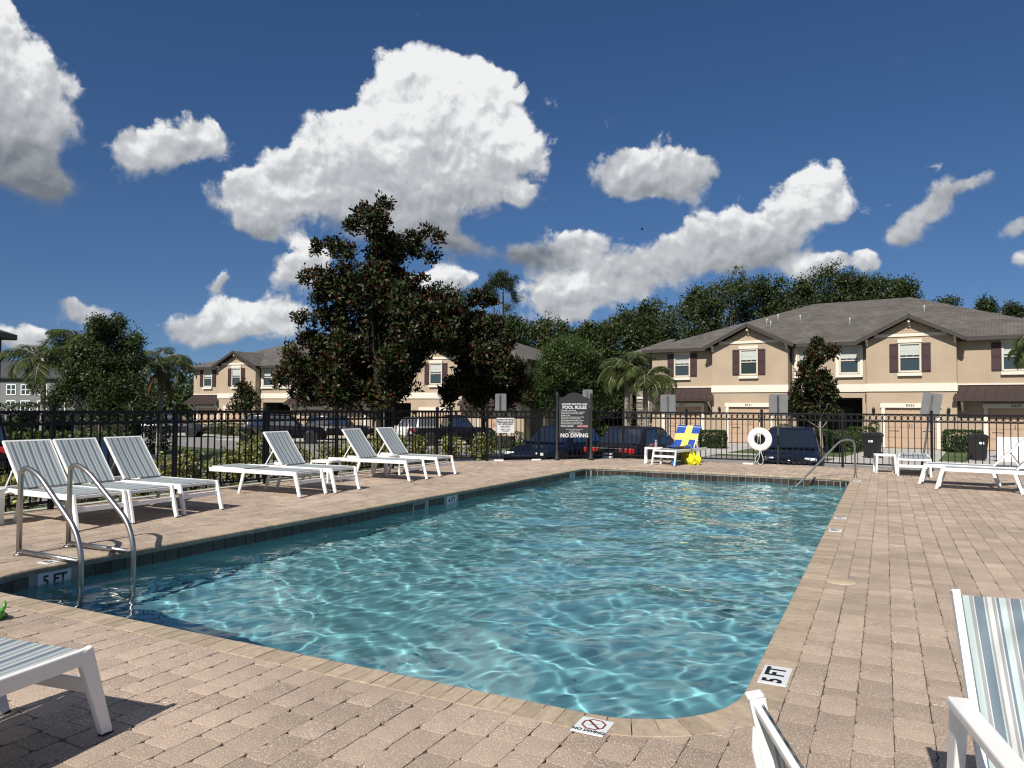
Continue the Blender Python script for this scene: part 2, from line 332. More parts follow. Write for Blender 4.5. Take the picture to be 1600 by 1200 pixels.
def tile_frame(s_, off):
    p = LP.at(s_, off, -.135); q = LP.at(s_ + .02, off, -.135); return p, math.atan2(q.y - p.y, q.x - p.x)
SIGN_S = []
def s_of(x, y): return min((k * .01 for k in range(int(LP.L * 100))), key=lambda d: (LP.at(d) - Vector((x, y, 0))).length)
marks = [(s_of(-6.728, 4.15), '5 FT', 2), (s_of(-6.60, 10.80), '4 FT', 2), (s_of(-6.50, 15.96), '3 FT', 2)]
skim = s_of(-6.62, 9.85)
tl = LP.L / round(LP.L / TP)
for k in range(round(LP.L / TP)):
    sc = (k + .5) * tl
    if any(abs(sc - a) < .165 for a, _, _ in marks) or abs(sc - skim) < .2: continue
    p, a = tile_frame(sc, .016)
    if on_wall(sc):
        o = link('tile', tile_me, band); o.location = p; o.rotation_euler = (0, 0, a)
    else: rest.box(p, (TP - .007, .01, .145), Matrix.Rotation(a, 3, 'Z'))
kind(rest.build('tiles', tilemat, band), 'stuff')
for sc, tx, k in marks:
    p, a = tile_frame(sc, .016)
    o = MB().box((0, 0, 0), (.30, .011, .15), bev=.002).build('depth_tile', labelmat, band); o.location = p; o.rotation_euler = (0, 0, a)
    # the water side of the wall is the tile's +Y side here
    t_ = text('lettering', tx, .125, inkmat, o, T(0, .0062, .0) @ Matrix.Rotation(math.pi, 4, 'Z') @ FACE_NY, bold=.004, xs=.95)
p, a = tile_frame(skim, .012)
o = MB().box((0, 0, .055), (.36, .012, .03)).box((-.17, 0, -.03), (.02, .012, .14)).box((.17, 0, -.03), (.02, .012, .14)).box((0, -.003, -.03), (.32, .003, .13), mi=1).build('skimmer_mouth', [principled('grey_skimmer_plastic', (.20, .22, .22), .5), tilemat], band); o.location = p; o.rotation_euler = (0, 0, a)  # flat dark panel stands in for the shade inside the mouth
# coping bricks with a rounded nose
cop = principled('tan_coping_brick', (.36, .285, .205), .8, var=.22, vscale=9, bump=.35, bscale=90, island=.16)
nd = cop.node_tree.nodes; tcn = nd['Texture Coordinate']; mp = nd.new('ShaderNodeMapping'); mp.inputs['Scale'].default_value = (.55, 1.0, 1.0)
# grain runs across each brick, from the water outwards (local X of a brick)
cop.node_tree.links.new(tcn.outputs['Object'], mp.inputs[0])
for q in [q for q in nd if q.type == 'TEX_NOISE']: cop.node_tree.links.new(mp.outputs[0], q.inputs['Vector']); q.inputs['Scale'].default_value *= 3
oi_ = nd.new('ShaderNodeObjectInfo'); vm = nd.new('ShaderNodeVectorMath'); vm.operation = 'SCALE'; vm.inputs['Scale'].default_value = 40; cb = nd.new('ShaderNodeCombineXYZ')
cop.node_tree.links.new(oi_.outputs['Random'], cb.inputs[0]); cop.node_tree.links.new(oi_.outputs['Random'], cb.inputs[1]); cop.node_tree.links.new(cb.outputs[0], vm.inputs[0]); cop.node_tree.links.new(vm.outputs[0], mp.inputs['Location'])
PROF = [(CR, -.03), (CR, .001), (CR - .004, .0035), (.02, .0035), (.006, -.001), (0, -.012), (.003, -.034), (.014, -.046), (.05, -.048)]
def coping_brick(s0, s1, ref, mb=None, dz=0.):
    p, a = ref; M = (T(*p) @ RZ(a)).inverted(); vs = []
    for s_ in (s0, s1):
        for off, z in PROF:
            q = LP.at(s_, off, z + dz); vs.append(M @ q if mb is None else q)
    k = len(PROF); fs = [tuple(range(k)), tuple(reversed(range(k, 2 * k)))] + [((i + 1) % k, i, k + i, k + (i + 1) % k) for i in range(k)]
    return vs, fs
coping = kind(MB().box((-3.5, YN - .1, -.09), (.2, .1, .05)).build('pool_coping', grout), 'structure')
nb = round(LP.L / .1035); bw = LP.L / nb; cam_p = Vector((0, 0, 0)); bricks = []
for k in range(nb): bricks.append(((LP.at((k + .5) * bw, .1)).length, k))
bricks.sort(); near_b = {k for _, k in bricks[:296]}; far_mb = MB()
for k in range(nb):
    s0, s1 = k * bw + .0022, (k + 1) * bw - .0022; sc = (k + .5) * bw
    p = LP.at(sc, 0); q = LP.at(sc, .1); a = math.atan2(q.y - p.y, q.x - p.x); dz = rnd.uniform(-.0012, .0012)
    if k in near_b:
        vs, fs = coping_brick(s0, s1, (p, a), None, dz); o = MB().add(vs, fs).build('brick', cop, coping); o.location = p; o.rotation_euler = (0, 0, a)
    else:
        vs, fs = coping_brick(s0, s1, (p, a), far_mb, dz); far_mb.add(vs, fs)
kind(far_mb.build('bricks', cop, coping), 'stuff')
# depth and no-diving tiles set into the coping
def deck_tile(cx, cy, w, d, rz, label):
    o = MB().box((0, 0, 0), (w, d, .006), bev=.0015).build('marker_tile', labelmat, coping); o.location = (cx, cy, .0052); o.rotation_euler = (0, 0, rz); return o
o = deck_tile(-.545, 4.27, .295, .146, R(90), '')
text('lettering', '5 FT', .135, inkmat, o, T(0, 0, .0034), bold=.005, xs=1.0)
o = deck_tile(-1.197, 3.20, .155, .165, 0, '')
text('lettering', 'NO DIVING', .031, inkmat, o, T(0, -.056, .0034), bold=.0016, xs=.95)
oct_ = MB(); ro, ri, cy_ = .058, .049, .016
for i in range(8):
    a0, a1 = R(22.5 + 45 * i), R(67.5 + 45 * i)
    oct_.add([(ro * math.cos(a0), cy_ + ro * math.sin(a0), .0036), (ro * math.cos(a1), cy_ + ro * math.sin(a1), .0036), (ri * math.cos(a1), cy_ + ri * math.sin(a1), .0036), (ri * math.cos(a0), cy_ + ri * math.sin(a0), .0036)], [(0, 1, 2, 3)])
oct_.add([(-.042, cy_ + .034, .0036), (-.034, cy_ + .042, .0036), (.042, cy_ - .034, .0036), (.034, cy_ - .042, .0036)], [(3, 2, 1, 0)])
oct_.build('no_diving_symbol', redmat, o)
MB().add([(-.030, cy_ - .012, .0034), (.004, cy_ + .003, .0034), (.032, cy_ + .010, .0034), (.002, cy_ - .004, .0034)], [(0, 3, 2, 1)]).build('diver_figure', inkmat, o)
for cx, cy, w_, tx in ((-.545, 10.84, .2, '4 FT'), (-.545, 9.7, .2, '4 FT'), (-.52, 16.7, .15, '3 FT')):
    o = deck_tile(cx, cy, w_ if tx != '3 FT' else .3, .146, R(90), '')
    text('lettering', tx, .12, inkmat, o, T(0, 0, .0034), bold=.003, xs=.8)
o = deck_tile(-6.85, 4.25, .3, .146, R(90), ''); text('lettering', '5 FT', .135, inkmat, o, T(0, 0, .0034), bold=.005)
# round skimmer lid in the paving
lid = tag(MB().lathe([(.125, -.004), (.125, .004), (.118, .008), (.03, .0085), (.001, .0085)], 24).build('skimmer_lid', principled('tan_plastic_lid', (.42, .34, .23), .6, var=.1)), 'round tan skimmer lid set flush in the paving beside the right coping', 'skimmer lid')
lid.location = (-.345, 6.86, 0)
# ------------------------------------------------------------------ deck of tumbled concrete pavers
pav = principled('tan_concrete_paver', (.366, .279, .213), .88, var=.14, vscale=5, bump=.6, bscale=260, island=.19)
nd = pav.node_tree.nodes; l = pav.node_tree.links.new
geo = nd.new('ShaderNodeNewGeometry'); sp = nd.new('ShaderNodeTexNoise'); sp.inputs['Scale'].default_value = 165; sp.inputs['Detail'].default_value = 2
l(geo.outputs['Position'], sp.inputs['Vector'])
rp = nd.new('ShaderNodeMapRange'); rp.inputs['From Min'].default_value = .575; rp.inputs['From Max'].default_value = .645; l(sp.outputs[0], rp.inputs[0])
mx = nd.new('ShaderNodeMix'); mx.data_type = 'RGBA'; l(rp.outputs[0], mx.inputs['Factor']); l(nd['Hue/Saturation/Value'].outputs[0], mx.inputs[6]); mx.inputs[7].default_value = (.78, .66, .55, 1)
big = nd.new('ShaderNodeTexNoise'); big.inputs['Scale'].default_value = .7; big.inputs['Detail'].default_value = 4; l(geo.outputs['Position'], big.inputs['Vector'])
rb = nd.new('ShaderNodeMapRange'); rb.inputs['From Min'].default_value = .3; rb.inputs['From Max'].default_value = .7; rb.inputs['To Min'].default_value = .80; rb.inputs['To Max'].default_value = 1.1; l(big.outputs[0], rb.inputs[0])
mu = nd.new('ShaderNodeVectorMath'); mu.operation = 'SCALE'; l(mx.outputs[2], mu.inputs[0]); l(rb.outputs[0], mu.inputs['Scale']); l(mu.outputs[0], nd['Principled BSDF'].inputs['Base Color'])
for q in nd:
    if q.type == 'TEX_NOISE' and q.inputs['Scale'].default_value == 260: l(geo.outputs['Position'], q.inputs['Vector'])
bed = principled('joint_sand', (.085, .065, .05), .95, var=.25, vscale=30, coords='Object')
DECK = [(-10.45, -2.5), (8.5, -2.5), (8.5, 20.55), (-6.81, 20.55), (-10.45, 16.91)]
def tess(polys, z):
    V = [Vector((x, y, z)) for pl in polys for x, y in pl]; tri = __import__('mathutils').geometry.tessellate_polygon([[Vector((x, y, 0)) for x, y in pl] for pl in polys])
    return V, tri
inner = [tuple(LP.at(s_, .12)[:2]) for s_ in LP.s[:-1]]
V, tri = tess([DECK, inner], -.014)
fs = []
for t in tri:
    a, b, c = (V[i] for i in t); fs.append(t if (b - a).cross(c - a).z > 0 else t[::-1])
deck = kind(MB().add(V, fs).build('pool_deck', bed), 'structure')
cpts = [(-10.45, -2.5), (-10.45, 16.91), (-6.81, 20.55), (8.5, 20.55)]
curb = MB()
for (a, b) in zip(cpts, cpts[1:]):
    a, b = Vector((*a, 0)), Vector((*b, 0)); d = (b - a).normalized(); nrm = Vector((-d.y, d.x, 0))
    a2, b2 = a + nrm * .0 - d * .03, b + nrm * .0 + d * .03
    curb.add([a2 + Vector((0, 0, -.004)), b2 + Vector((0, 0, -.004)), b2 + nrm * .16 + Vector((0, 0, -.006)), a2 + nrm * .16 + Vector((0, 0, -.006)), a2 + nrm * .16 + Vector((0, 0, -.9)), b2 + nrm * .16 + Vector((0, 0, -.9))], [(0, 1, 2, 3), (3, 2, 5, 4)])
kind(curb.build('deck_kerb', principled('pale_concrete', (.42, .41, .38), .85, var=.12, vscale=3, bump=.2)), 'structure')
PW = .1605
def inside_deck(x, y):
    if x < -10.44 or x > 8.4 or y > 20.5: return False
    return (y - 16.91) - (x + 10.45) < -.02
def in_pool(x, y, e): # inner pool plus e
    return xl(y) - e < x < XR + e and YN - e < y < YF + e
def near_corner(x, y, e):
    for cx, cy, r_, sx, sy in ((XR - RN, YN + RN, RN, 1, -1), (XR - RF, YF - RF, RF, 1, 1), (xl(YF) + RF, YF - RF, RF, -1, 1), (xl(YN) + RN, YN + RN, RN, -1, -1)):
        if (x - cx) * sx > 0 and (y - cy) * sy > 0 and math.hypot(x - cx, y - cy) > r_ + e: return True
    return False
PV = []
for i in range(-64, 58):
    x0 = XR + CR + i * PW; y0 = -3.0 - rnd.uniform(0, .24); PLN = 0
    while y0 < 20.6:
        y0 += PLN; PLN = rnd.choice((.122, .162, .162, .236, .236))
        c = (x0 + PW / 2, y0 + PLN / 2)
        if c[1] < -1.2 or not inside_deck(*c): continue
        if abs(c[0] + 1.3) > 9 + c[1] * .9 + 2: continue
        ok = (not in_pool(c[0], c[1], .1)) or near_corner(c[0], c[1], .1)
        if not ok: continue
        g_ = .0016; q = [[x0 + g_, y0 + g_ * 1.5], [x0 + PW - g_, y0 + g_ * 1.5], [x0 + PW - g_, y0 + PLN - g_ * 1.5], [x0 + g_, y0 + PLN - g_ * 1.5]]
        for v in q:
            v[0] += rnd.uniform(-.0024, .0024); v[1] += rnd.uniform(-.003, .003)
            if in_pool(v[0], v[1], .04) and not near_corner(v[0], v[1], .04):
                dl = [(v[0] - (xl(v[1]) - .05), 0), ((XR + .05) - v[0], 1), (v[1] - (YN - .05), 2), ((YF + .05) - v[1], 3)]; w_ = min(dl)[1]
                if w_ == 0: v[0] = xl(v[1]) - .05
                if w_ == 1: v[0] = XR + .05
                if w_ == 2: v[1] = YN - .05
                if w_ == 3: v[1] = YF + .05
        PV.append((c, q))
def paver_geo(q, c):
    """a worn brick: rounded corners and slightly wavy long sides, so the joints open and close"""
    zz = rnd.gauss(0, .0010); tx, ty = rnd.gauss(0, .004), rnd.gauss(0, .003); top = []
    cor = [Vector(p) for p in q]
    for k in range(4):
        a, b2 = cor[k], cor[(k + 1) % 4]; d = (b2 - a); L_ = d.length; d.normalize(); nrm = Vector((d.y, -d.x)); long_ = k % 2 == 1
        cr = rnd.uniform(.010, .026) if long_ else rnd.uniform(.006, .016)
        top.append(a + d * cr)
        if long_:
            for f in (.33, .66): top.append(a + d * L_ * (f + rnd.uniform(-.08, .08)) + nrm * rnd.uniform(-.0016, .0014))
        top.append(b2 - d * cr)
    n = len(top); ctr = sum(top, Vector((0, 0))) / n
    hz = lambda p: zz + (p.x - c[0]) * tx + (p.y - c[1]) * ty
    out = [(p.x, p.y, hz(p)) for p in top]
    inn = [(p + (ctr - p).normalized() * .005) for p in top]
    inn = [(p.x, p.y, hz(p) + .0009) for p in inn]; lo = [(p.x, p.y, -.02) for p in top]
    vs = inn + out + lo
    fs = [tuple(range(n))] + [((k + 1) % n, k, n + k, n + (k + 1) % n) for k in range(n)] + [(n + (k + 1) % n, n + k, 2 * n + k, 2 * n + (k + 1) % n) for k in range(n)]
    return vs, fs
fwx, fwy = fw.x, fw.y
def seen(c): # in front of the photograph's camera and within its field
    d = c[0] * fwx + c[1] * fwy; sdx = c[0] * rt.x + c[1] * rt.y
    return d > 2.05 and abs(sdx) < d * .71
order = sorted([k for k in range(len(PV)) if seen(PV[k][0])], key=lambda k: PV[k][0][0] ** 2 + PV[k][0][1] ** 2)
nearp = set(order[:298]); far_mb = MB()
for k, (c, q) in enumerate(PV):
    vs, fs = paver_geo(q, c)
    if k in nearp:
        o = MB().add([(v[0] - c[0], v[1] - c[1], v[2]) for v in vs], fs).build('paver', pav, deck); o.location = (c[0], c[1], 0)
    else: far_mb.add(vs, fs)
kind(far_mb.build('pavers', pav, deck), 'stuff')
# ------------------------------------------------------------------ loungers, chairs, tables, rails and small things on the deck
def sling_mat(name, axis_scale=1.):
    m = bpy.data.materials.new(name); m.use_nodes = True; n = m.node_tree.nodes; l = m.node_tree.links.new; b = n['Principled BSDF']
    t = n.new('ShaderNodeTexCoord'); s = n.new('ShaderNodeSeparateXYZ'); l(t.outputs['Object'], s.inputs[0])
    a = n.new('ShaderNodeMath'); a.operation = 'MULTIPLY_ADD'; l(s.outputs[1], a.inputs[0]); a.inputs[1].default_value = 1 / .098; a.inputs[2].default_value = 20.11
    f = n.new('ShaderNodeMath'); f.operation = 'FRACT'; l(a.outputs[0], f.inputs[0])
    r = n.new('ShaderNodeValToRGB'); l(f.outputs[0], r.inputs[0]); cr = r.color_ramp; cr.interpolation = 'CONSTANT'
    blue, aqua, grey, cream = (.15, .205, .255), (.50, .60, .60), (.32, .33, .34), (.63, .64, .63)
    stops = [(0, blue), (.17, aqua), (.21, grey), (.27, cream), (.40, grey), (.49, cream), (.52, blue), (.60, aqua), (.78, grey), (.88, cream), (.91, blue)]
    cr.elements[0].position, cr.elements[0].color = 0, (*blue, 1); cr.elements[1].position, cr.elements[1].color = stops[1][0], (*stops[1][1], 1)
    for p, c in stops[2:]: e = cr.elements.new(p); e.color = (*c, 1)
    w1 = n.new('ShaderNodeTexWave'); w1.inputs['Scale'].default_value = 90; w1.bands_direction = 'X'; l(t.outputs['Object'], w1.inputs[0])
    mr = n.new('ShaderNodeMapRange'); mr.inputs['To Min'].default_value = .82; mr.inputs['To Max'].default_value = 1.05; l(w1.outputs['Fac'], mr.inputs[0])
    v = n.new('ShaderNodeVectorMath'); v.operation = 'SCALE'; l(r.outputs[0], v.inputs[0]); l(mr.outputs[0], v.inputs['Scale']); l(v.outputs[0], b.inputs['Base Color'])
    b.inputs['Roughness'].default_value = .7
    tr = n.new('ShaderNodeBsdfTranslucent'); l(v.outputs[0], tr.inputs[0]); ms = n.new('ShaderNodeMixShader'); ms.inputs[0].default_value = .22
    l(b.outputs[0], ms.inputs[1]); l(tr.outputs[0], ms.inputs[2]); l(ms.outputs[0], n['Material Output'].inputs[0])
    return m
sling = sling_mat('striped_sling')
SH = .405
def sling_panel(x0, x1, sag, half, nseg=8):
    """a thin fabric sheet in the local XY plane with a slight sag and real thickness"""
    V, F = [], []; ny = 6
    for sgn in (1, -1):
        for i in range(nseg + 1):
            for j in range(ny + 1):
                u, v = i / nseg, j / ny * 2 - 1
                V.append((x0 + (x1 - x0) * u, half * v, -sag * (1 - v * v) * math.sin(math.pi * min(1, max(.06, u))) + sgn * .0015))
    k = (nseg + 1) * (ny + 1)
    for i in range(nseg):
        for j in range(ny):
            a = i * (ny + 1) + j; F.append((a, a + ny + 1, a + ny + 2, a + 1)); F.append((k + a + 1, k + a + ny + 2, k + a + ny + 1, k + a))
    return V, F
def make_lounger(label, angle, group):
    t = thing('sun_lounger', label, 'lounger', group=group)
    f = MB()
    for sg in (-1, 1): f.beam((-.98, sg * .305, SH - .032), (.90, sg * .305, SH - .032), .030, .068)
    f.beam((-.96, -.29, SH - .04), (-.96, .29, SH - .04), .03, .04).beam((.885, -.29, SH - .03), (.885, .29, SH - .03), .03, .04)
    f.beam((.925, -.30, .235), (.925, .30, .235), .02, .06).beam((-.24, -.30, SH - .05), (-.24, .30, SH - .05), .03, .03)
    f.build('frame', white, t)
    for sg in (-1, 1):
        MB().beam((.885, sg * .305, SH - .002), (1.005, sg * .312, 0), .034, .072, mi=0, h2=.05).box((1.003, sg * .312, .008), (.056, .036, .016), mi=1).build('leg', [white, inkmat], t)
        MB().beam((-.20, sg * .300, SH - .05), (-.31, sg * .300, 0), .030, .06, h2=.045).build('leg', [white], t)
    V, F = sling_panel(-.235, .885, .018, .285, 10)
    o = MB().add(V, F, 0, True).build('seat', sling, t); o.location = (0, 0, SH - .004)
    b = MB(); L_ = .705
    for sg in (-1, 1): b.beam((0, sg * .283, 0), (-L_, sg * .283, 0), .026, .034)
    b.beam((-L_, -.296, 0), (-L_, .296, 0), .026, .034)
    bf = b.build('back_frame', white, t); bf.location = (-.225, 0, SH - .006 if angle < 5 else SH + .012); bf.rotation_euler = (0, R(angle), 0)
    V, F = sling_panel(0, -L_, .012, .27, 7); V = [(x, y, z + .014) for x, y, z in V]
    bs = MB().add(V, [q[::-1] for q in F], 0, True).build('backrest', sling, bf)
    if angle > 5:
        st = MB(); a = R(angle)
        for sg in (-1, 1):
            p = Vector((-.225 - .36 * math.cos(a), sg * .25, SH + .36 * math.sin(a))); st.beam(p, (-.66, sg * .25, SH - .03), .012, .02)
        st.beam((-.66, -.26, SH - .03), (-.66, .26, SH - .03), .012, .012)
        st.build('back_strut', white, t)
    return t
GL = 'sun loungers in a row along the left fence'
up_ = make_lounger('white sun lounger with raised striped back, nearest the pool ladder in the left row', 52, GL)
up_.location = (-9.22, 5.66, 0); up_.rotation_euler = (0, 0, R(-2))
def lounger(x, y, rz, label, group, src=None): return copy_tree(src or up_, (x, y, 0), R(rz), label, group)
lounger(-9.19, 6.29, 0, 'white striped lounger with raised back, middle of the three beside the ladder', GL)
lounger(-9.24, 7.05, 1, 'white striped lounger with raised back, last of the three before the flat lounger', GL)
flat_ = make_lounger('white striped lounger lying fully flat between raised loungers on the left', 1.0, GL); flat_.location = (-9.25, 9.2, 0); flat_.rotation_euler = (0, 0, R(1))
lounger(-9.19, 10.0, 0, 'white lounger with raised striped back right behind the flat lounger', GL)
lounger(-9.21, 12.15, 1, 'white lounger with raised back, second from the far end of the left row', GL)
lounger(-9.27, 13.36, 0, 'white lounger with raised back at the far end of the left row by the hedge', GL)
near_ = lounger(-3.245, 1.10, 90 + 8, 'white lounger in the near left corner with its foot end towards the pool', 'sun loungers standing alone', flat_)
GRT = 'sun loungers on the far right of the deck'
lounger(.57, 19.16, -91, 'white striped lounger seen end on by the far fence next to the small table', GRT, flat_)
hb = make_lounger('white lounger with raised back on the far right, behind the cut off one', 47, GRT); hb.location = (1.62, 16.76, 0); hb.rotation_euler = (0, 0, R(172))
lounger(1.86, 15.86, 172, 'white lounger on the far right, its raised back cut by the picture edge', GRT, hb)
fl = lounger(-4.84, 19.42, -101, 'white lounger by the far fence carrying a blue and yellow cross towel', 'sun loungers standing alone')
# towel with a yellow cross on blue, draped over back and part of the seat
def towel_mat():
    m = bpy.data.materials.new('flag_towel'); m.use_nodes = True; n = m.node_tree.nodes; l = m.node_tree.links.new; b = n['Principled BSDF']; b.inputs['Roughness'].default_value = .9
    t = n.new('ShaderNodeUVMap'); s = n.new('ShaderNodeSeparateXYZ'); l(t.outputs[0], s.inputs[0])
    def band(o, c, h):
        a = n.new('ShaderNodeMath'); a.operation = 'SUBTRACT'; l(o, a.inputs[0]); a.inputs[1].default_value = c
        k = n.new('ShaderNodeMath'); k.operation = 'ABSOLUTE'; l(a.outputs[0], k.inputs[0]); q = n.new('ShaderNodeMath'); q.operation = 'LESS_THAN'; l(k.outputs[0], q.inputs[0]); q.inputs[1].default_value = h; return q.outputs[0]
    mx_ = n.new('ShaderNodeMath'); mx_.operation = 'MAXIMUM'; l(band(s.outputs[0], .47, .14), mx_.inputs[0]); l(band(s.outputs[1], .50, .13), mx_.inputs[1])
    c = n.new('ShaderNodeMix'); c.data_type = 'RGBA'; l(mx_.outputs[0], c.inputs['Factor']); c.inputs[6].default_value = (.012, .06, .30, 1); c.inputs[7].default_value = (.80, .58, .12, 1)
    st = n.new('ShaderNodeMix'); st.data_type = 'RGBA'; l(band(s.outputs[1], .925, .012), st.inputs['Factor']); l(c.outputs[2], st.inputs[6]); st.inputs[7].default_value = (.45, .6, .7, 1)
    nz_ = n.new('ShaderNodeTexNoise'); nz_.inputs['Scale'].default_value = 180; bp = n.new('ShaderNodeBump'); bp.inputs['Strength'].default_value = .5; bp.inputs['Distance'].default_value = .004; l(nz_.outputs[0], bp.inputs['Height']); l(bp.outputs[0], b.inputs['Normal'])
    l(st.outputs[2], b.inputs['Base Color']); return m
a = R(52); prof = [(-.225 - (.73 - .02) * math.cos(a) - .03, SH + .71 * math.sin(a) - .10)]
prof += [(-.225 - d * math.cos(a) + .03 * math.sin(a), SH + d * math.sin(a) + .032 * math.cos(a) + .012) for d in (.715, .61, .51, .40, .29, .18, .07)] + [(-.14, SH + .035), (-.04, SH + .026), (.07, SH + .02)]
UVv = [1.04, 1.0, .86, .72, .58, .44, .30, .16, .05, -.05, -.15]
V, F, UV = [], [], []; nyT = 14
for i, (x, z) in enumerate(prof):
    for j in range(nyT + 1):
        v = j / nyT; y = (v - .5) * .66 - .02
        fold = .012 * math.sin(9 * v + i * .9) * (.3 + .7 * (i > 6)) + (.03 * abs(math.sin(6 * v + 1)) if i >= 8 else 0)
        drop = -.10 * max(0, (.07 - v) / .07) - .17 * max(0, (v - .93) / .07) if i > 4 else 0
        V.append((x + fold * .5 + (.05 * math.sin(5 * v) if i == len(prof) - 1 else 0), y, z + fold + drop)); UV.append((1 - v, UVv[i] + .03 * math.sin(7 * v + i) * (i > 5)))
k = len(V); V += [(x + .004, y, z - .008) for x, y, z in V]; UV += UV
for i in range(len(prof) - 1):
    for j in range(nyT):
        q = i * (nyT + 1) + j; F.append((q, q + 1, q + nyT + 2, q + nyT + 1)); F.append((k + q + nyT + 1, k + q + nyT + 2, k + q + 1, k + q))
tm = MB().add(V, F, 0, True).mesh('beach_towel', towel_mat()); uvl = tm.uv_layers.new(name='UVMap')
for lp in tm.loops: uvl.data[lp.index].uv = UV[lp.vertex_index]
tw = tag(link('beach_towel', tm), 'blue beach towel with a yellow cross draped over the lounger by the far fence', 'towel'); tw.location = fl.location; tw.rotation_euler = fl.rotation_euler
tw.location.z += .006
# small white tables
def make_table(label):
    t = thing('side_table', label, 'table', group='white plastic side tables')
    p = [(.23 * math.copysign(abs(math.cos(u)) ** .55, math.cos(u)), .23 * math.copysign(abs(math.sin(u)) ** .55, math.sin(u))) for u in [2 * math.pi * k / 28 for k in range(28)]]
    m_ = MB(); nn_ = len(p); vs = [(x, y, .43) for x, y in p] + [(x * 1.02, y * 1.02, .425) for x, y in p] + [(x * 1.02, y * 1.02, .395) for x, y in p] + [(x, y, .39) for x, y in p]
    fs = [tuple(range(nn_)), tuple(reversed(range(3 * nn_, 4 * nn_)))] + [(r_ * nn_ + (i + 1) % nn_, r_ * nn_ + i, (r_ + 1) * nn_ + i, (r_ + 1) * nn_ + (i + 1) % nn_) for r_ in range(3) for i in range(nn_)]
    m_.add(vs, fs).build('tabletop', whitep, t)
    for sx in (-1, 1):
        for sy in (-1, 1): MB().beam((sx * .185, sy * .185, .395), (sx * .205, sy * .205, 0), .045, .05, w2=.032, h2=.036).build('leg', whitep, t)
    return t
tb = make_table('small white plastic table standing between the grab rail and the end-on lounger'); tb.location = (-.02, 19.25, 0); tb.rotation_euler = (0, 0, R(8))
GT = 'white plastic side tables'
copy_tree(tb, (-5.45, 19.05, 0), R(10), 'small white plastic table beside the towelled lounger with a cup on it', GT)
copy_tree(tb, (-9.5, 10.95, 0), R(5), 'small white table behind the flat lounger in the middle of the left row', GT)
copy_tree(tb, (-9.45, 12.78, 0), R(-5), 'small white table between the two farthest loungers of the left row', GT)
# slotted table at the left picture edge
t = thing('slotted_table', 'white plastic table with a slotted leg panel at the left picture edge', 'table', (-9.62, 5.02, 0), R(12))
MB().lathe([(.001, .40), (.25, .40), (.262, .405), (.262, .43), (.25, .44), (.001, .44)], 24).build('tabletop', whitep, t)
for k in range(3):
    a = R(15 + 120 * k); M = RZ(a); mb = MB(); vs = lambda *p: M @ Vector(p)
    for z0, z1 in [(.0, .07), (.34, .40)]: mb.box(M @ Vector((.20, 0, (z0 + z1) / 2)), (.02, .22, z1 - z0), M.to_3x3())
    for i in range(7): mb.beam(M @ Vector((.20, -.10 + .033 * i, .07)), M @ Vector((.20, -.10 + .033 * i, .34)), .026, .018)
    mb.build('leg_panel', whitep, t)
# two padded-arm sling chairs close to the camera on the right
def make_chair(label, arms=True):
    t = thing('sling_armchair', label, 'chair', group='sling chairs close to the camera')
    for sg in (-1, 1) if arms else ():
        y = sg * .31
        MB().beam((-.24, y, .615), (.34, y, .635), .056, .030).build('armrest', white, t)
        MB().beam((-.225, y, .60), (-.36, y, 0), .030, .085, w2=.03, h2=.05).build('leg', white, t)
        MB().beam((.30, y, .62), (.36, y, 0), .030, .085, w2=.03, h2=.05).build('leg', white, t)
    for sg in (-1, 1) if not arms else ():
        for x0, x1 in ((-.16, -.22), (.26, .30)): MB().beam((x0, sg * .275, .36), (x1, sg * .285, 0), .028, .05).build('leg', white, t)
    f = MB()
    for sg in (-1, 1):
        f.beam((-.16, sg * .262, .34), (.30, sg * .262, .38), .026, .05)
    f.beam((.28, -.31, .36), (.28, .31, .36), .03, .05).beam((-.2, -.31, .33), (-.2, .31, .33), .03, .06).beam((-.19, -.28, .16), (-.19, .28, .16), .02, .05)
    f.build('frame', white, t)
    V, F = sling_panel(-.15, .29, .02, .25, 6); o = MB().add(V, F, 0, True).build('seat', sling, t); o.location = (0, 0, .385)
    bfm = MB()
    for sg in (-1, 1): bfm.beam((0, sg * .262, 0), (0, sg * .262, .62), .022, .024, w2=.022, h2=.030).tube([(-.020, sg * .262, .0), (-.020, sg * .262, .53), (-.010, sg * .262, .565)], .0085, 10).box((-.002, sg * .262, .624), (.032, .026, .010), bev=.003)
    bfm.beam((-.004, -.252, .606), (-.004, .252, .606), .012, .016)
    bf = bfm.build('back_frame', white, t); bf.location = (-.13, 0, .345); bf.rotation_euler = (0, R(-30), 0)
    V, F = sling_panel(.03, .612, .010, .252, 7)
    M = Matrix.Rotation(R(-90), 4, 'Y')
    V = [(.006 + z, y, x) for x, y, z in V]
    MB().add(V, [q[::-1] for q in F], 0, True).build('backrest', sling, bf)
    return t
ch = make_chair('white sling armchair at the right edge facing the camera, its arm and striped back showing'); ch.location = (.525, 2.31, 0); ch.rotation_euler = (0, 0, R(-80))
c2 = make_chair('white armless sling chair at the bottom edge seen edge on, its back top showing', False); c2.location = (.12, 1.298, 0); c2.rotation_euler = (0, 0, R(22))
for o in list(c2.children):
    if o.name.startswith('back_frame'): o.rotation_euler = (0, R(-12), 0); o.location.z -= .035
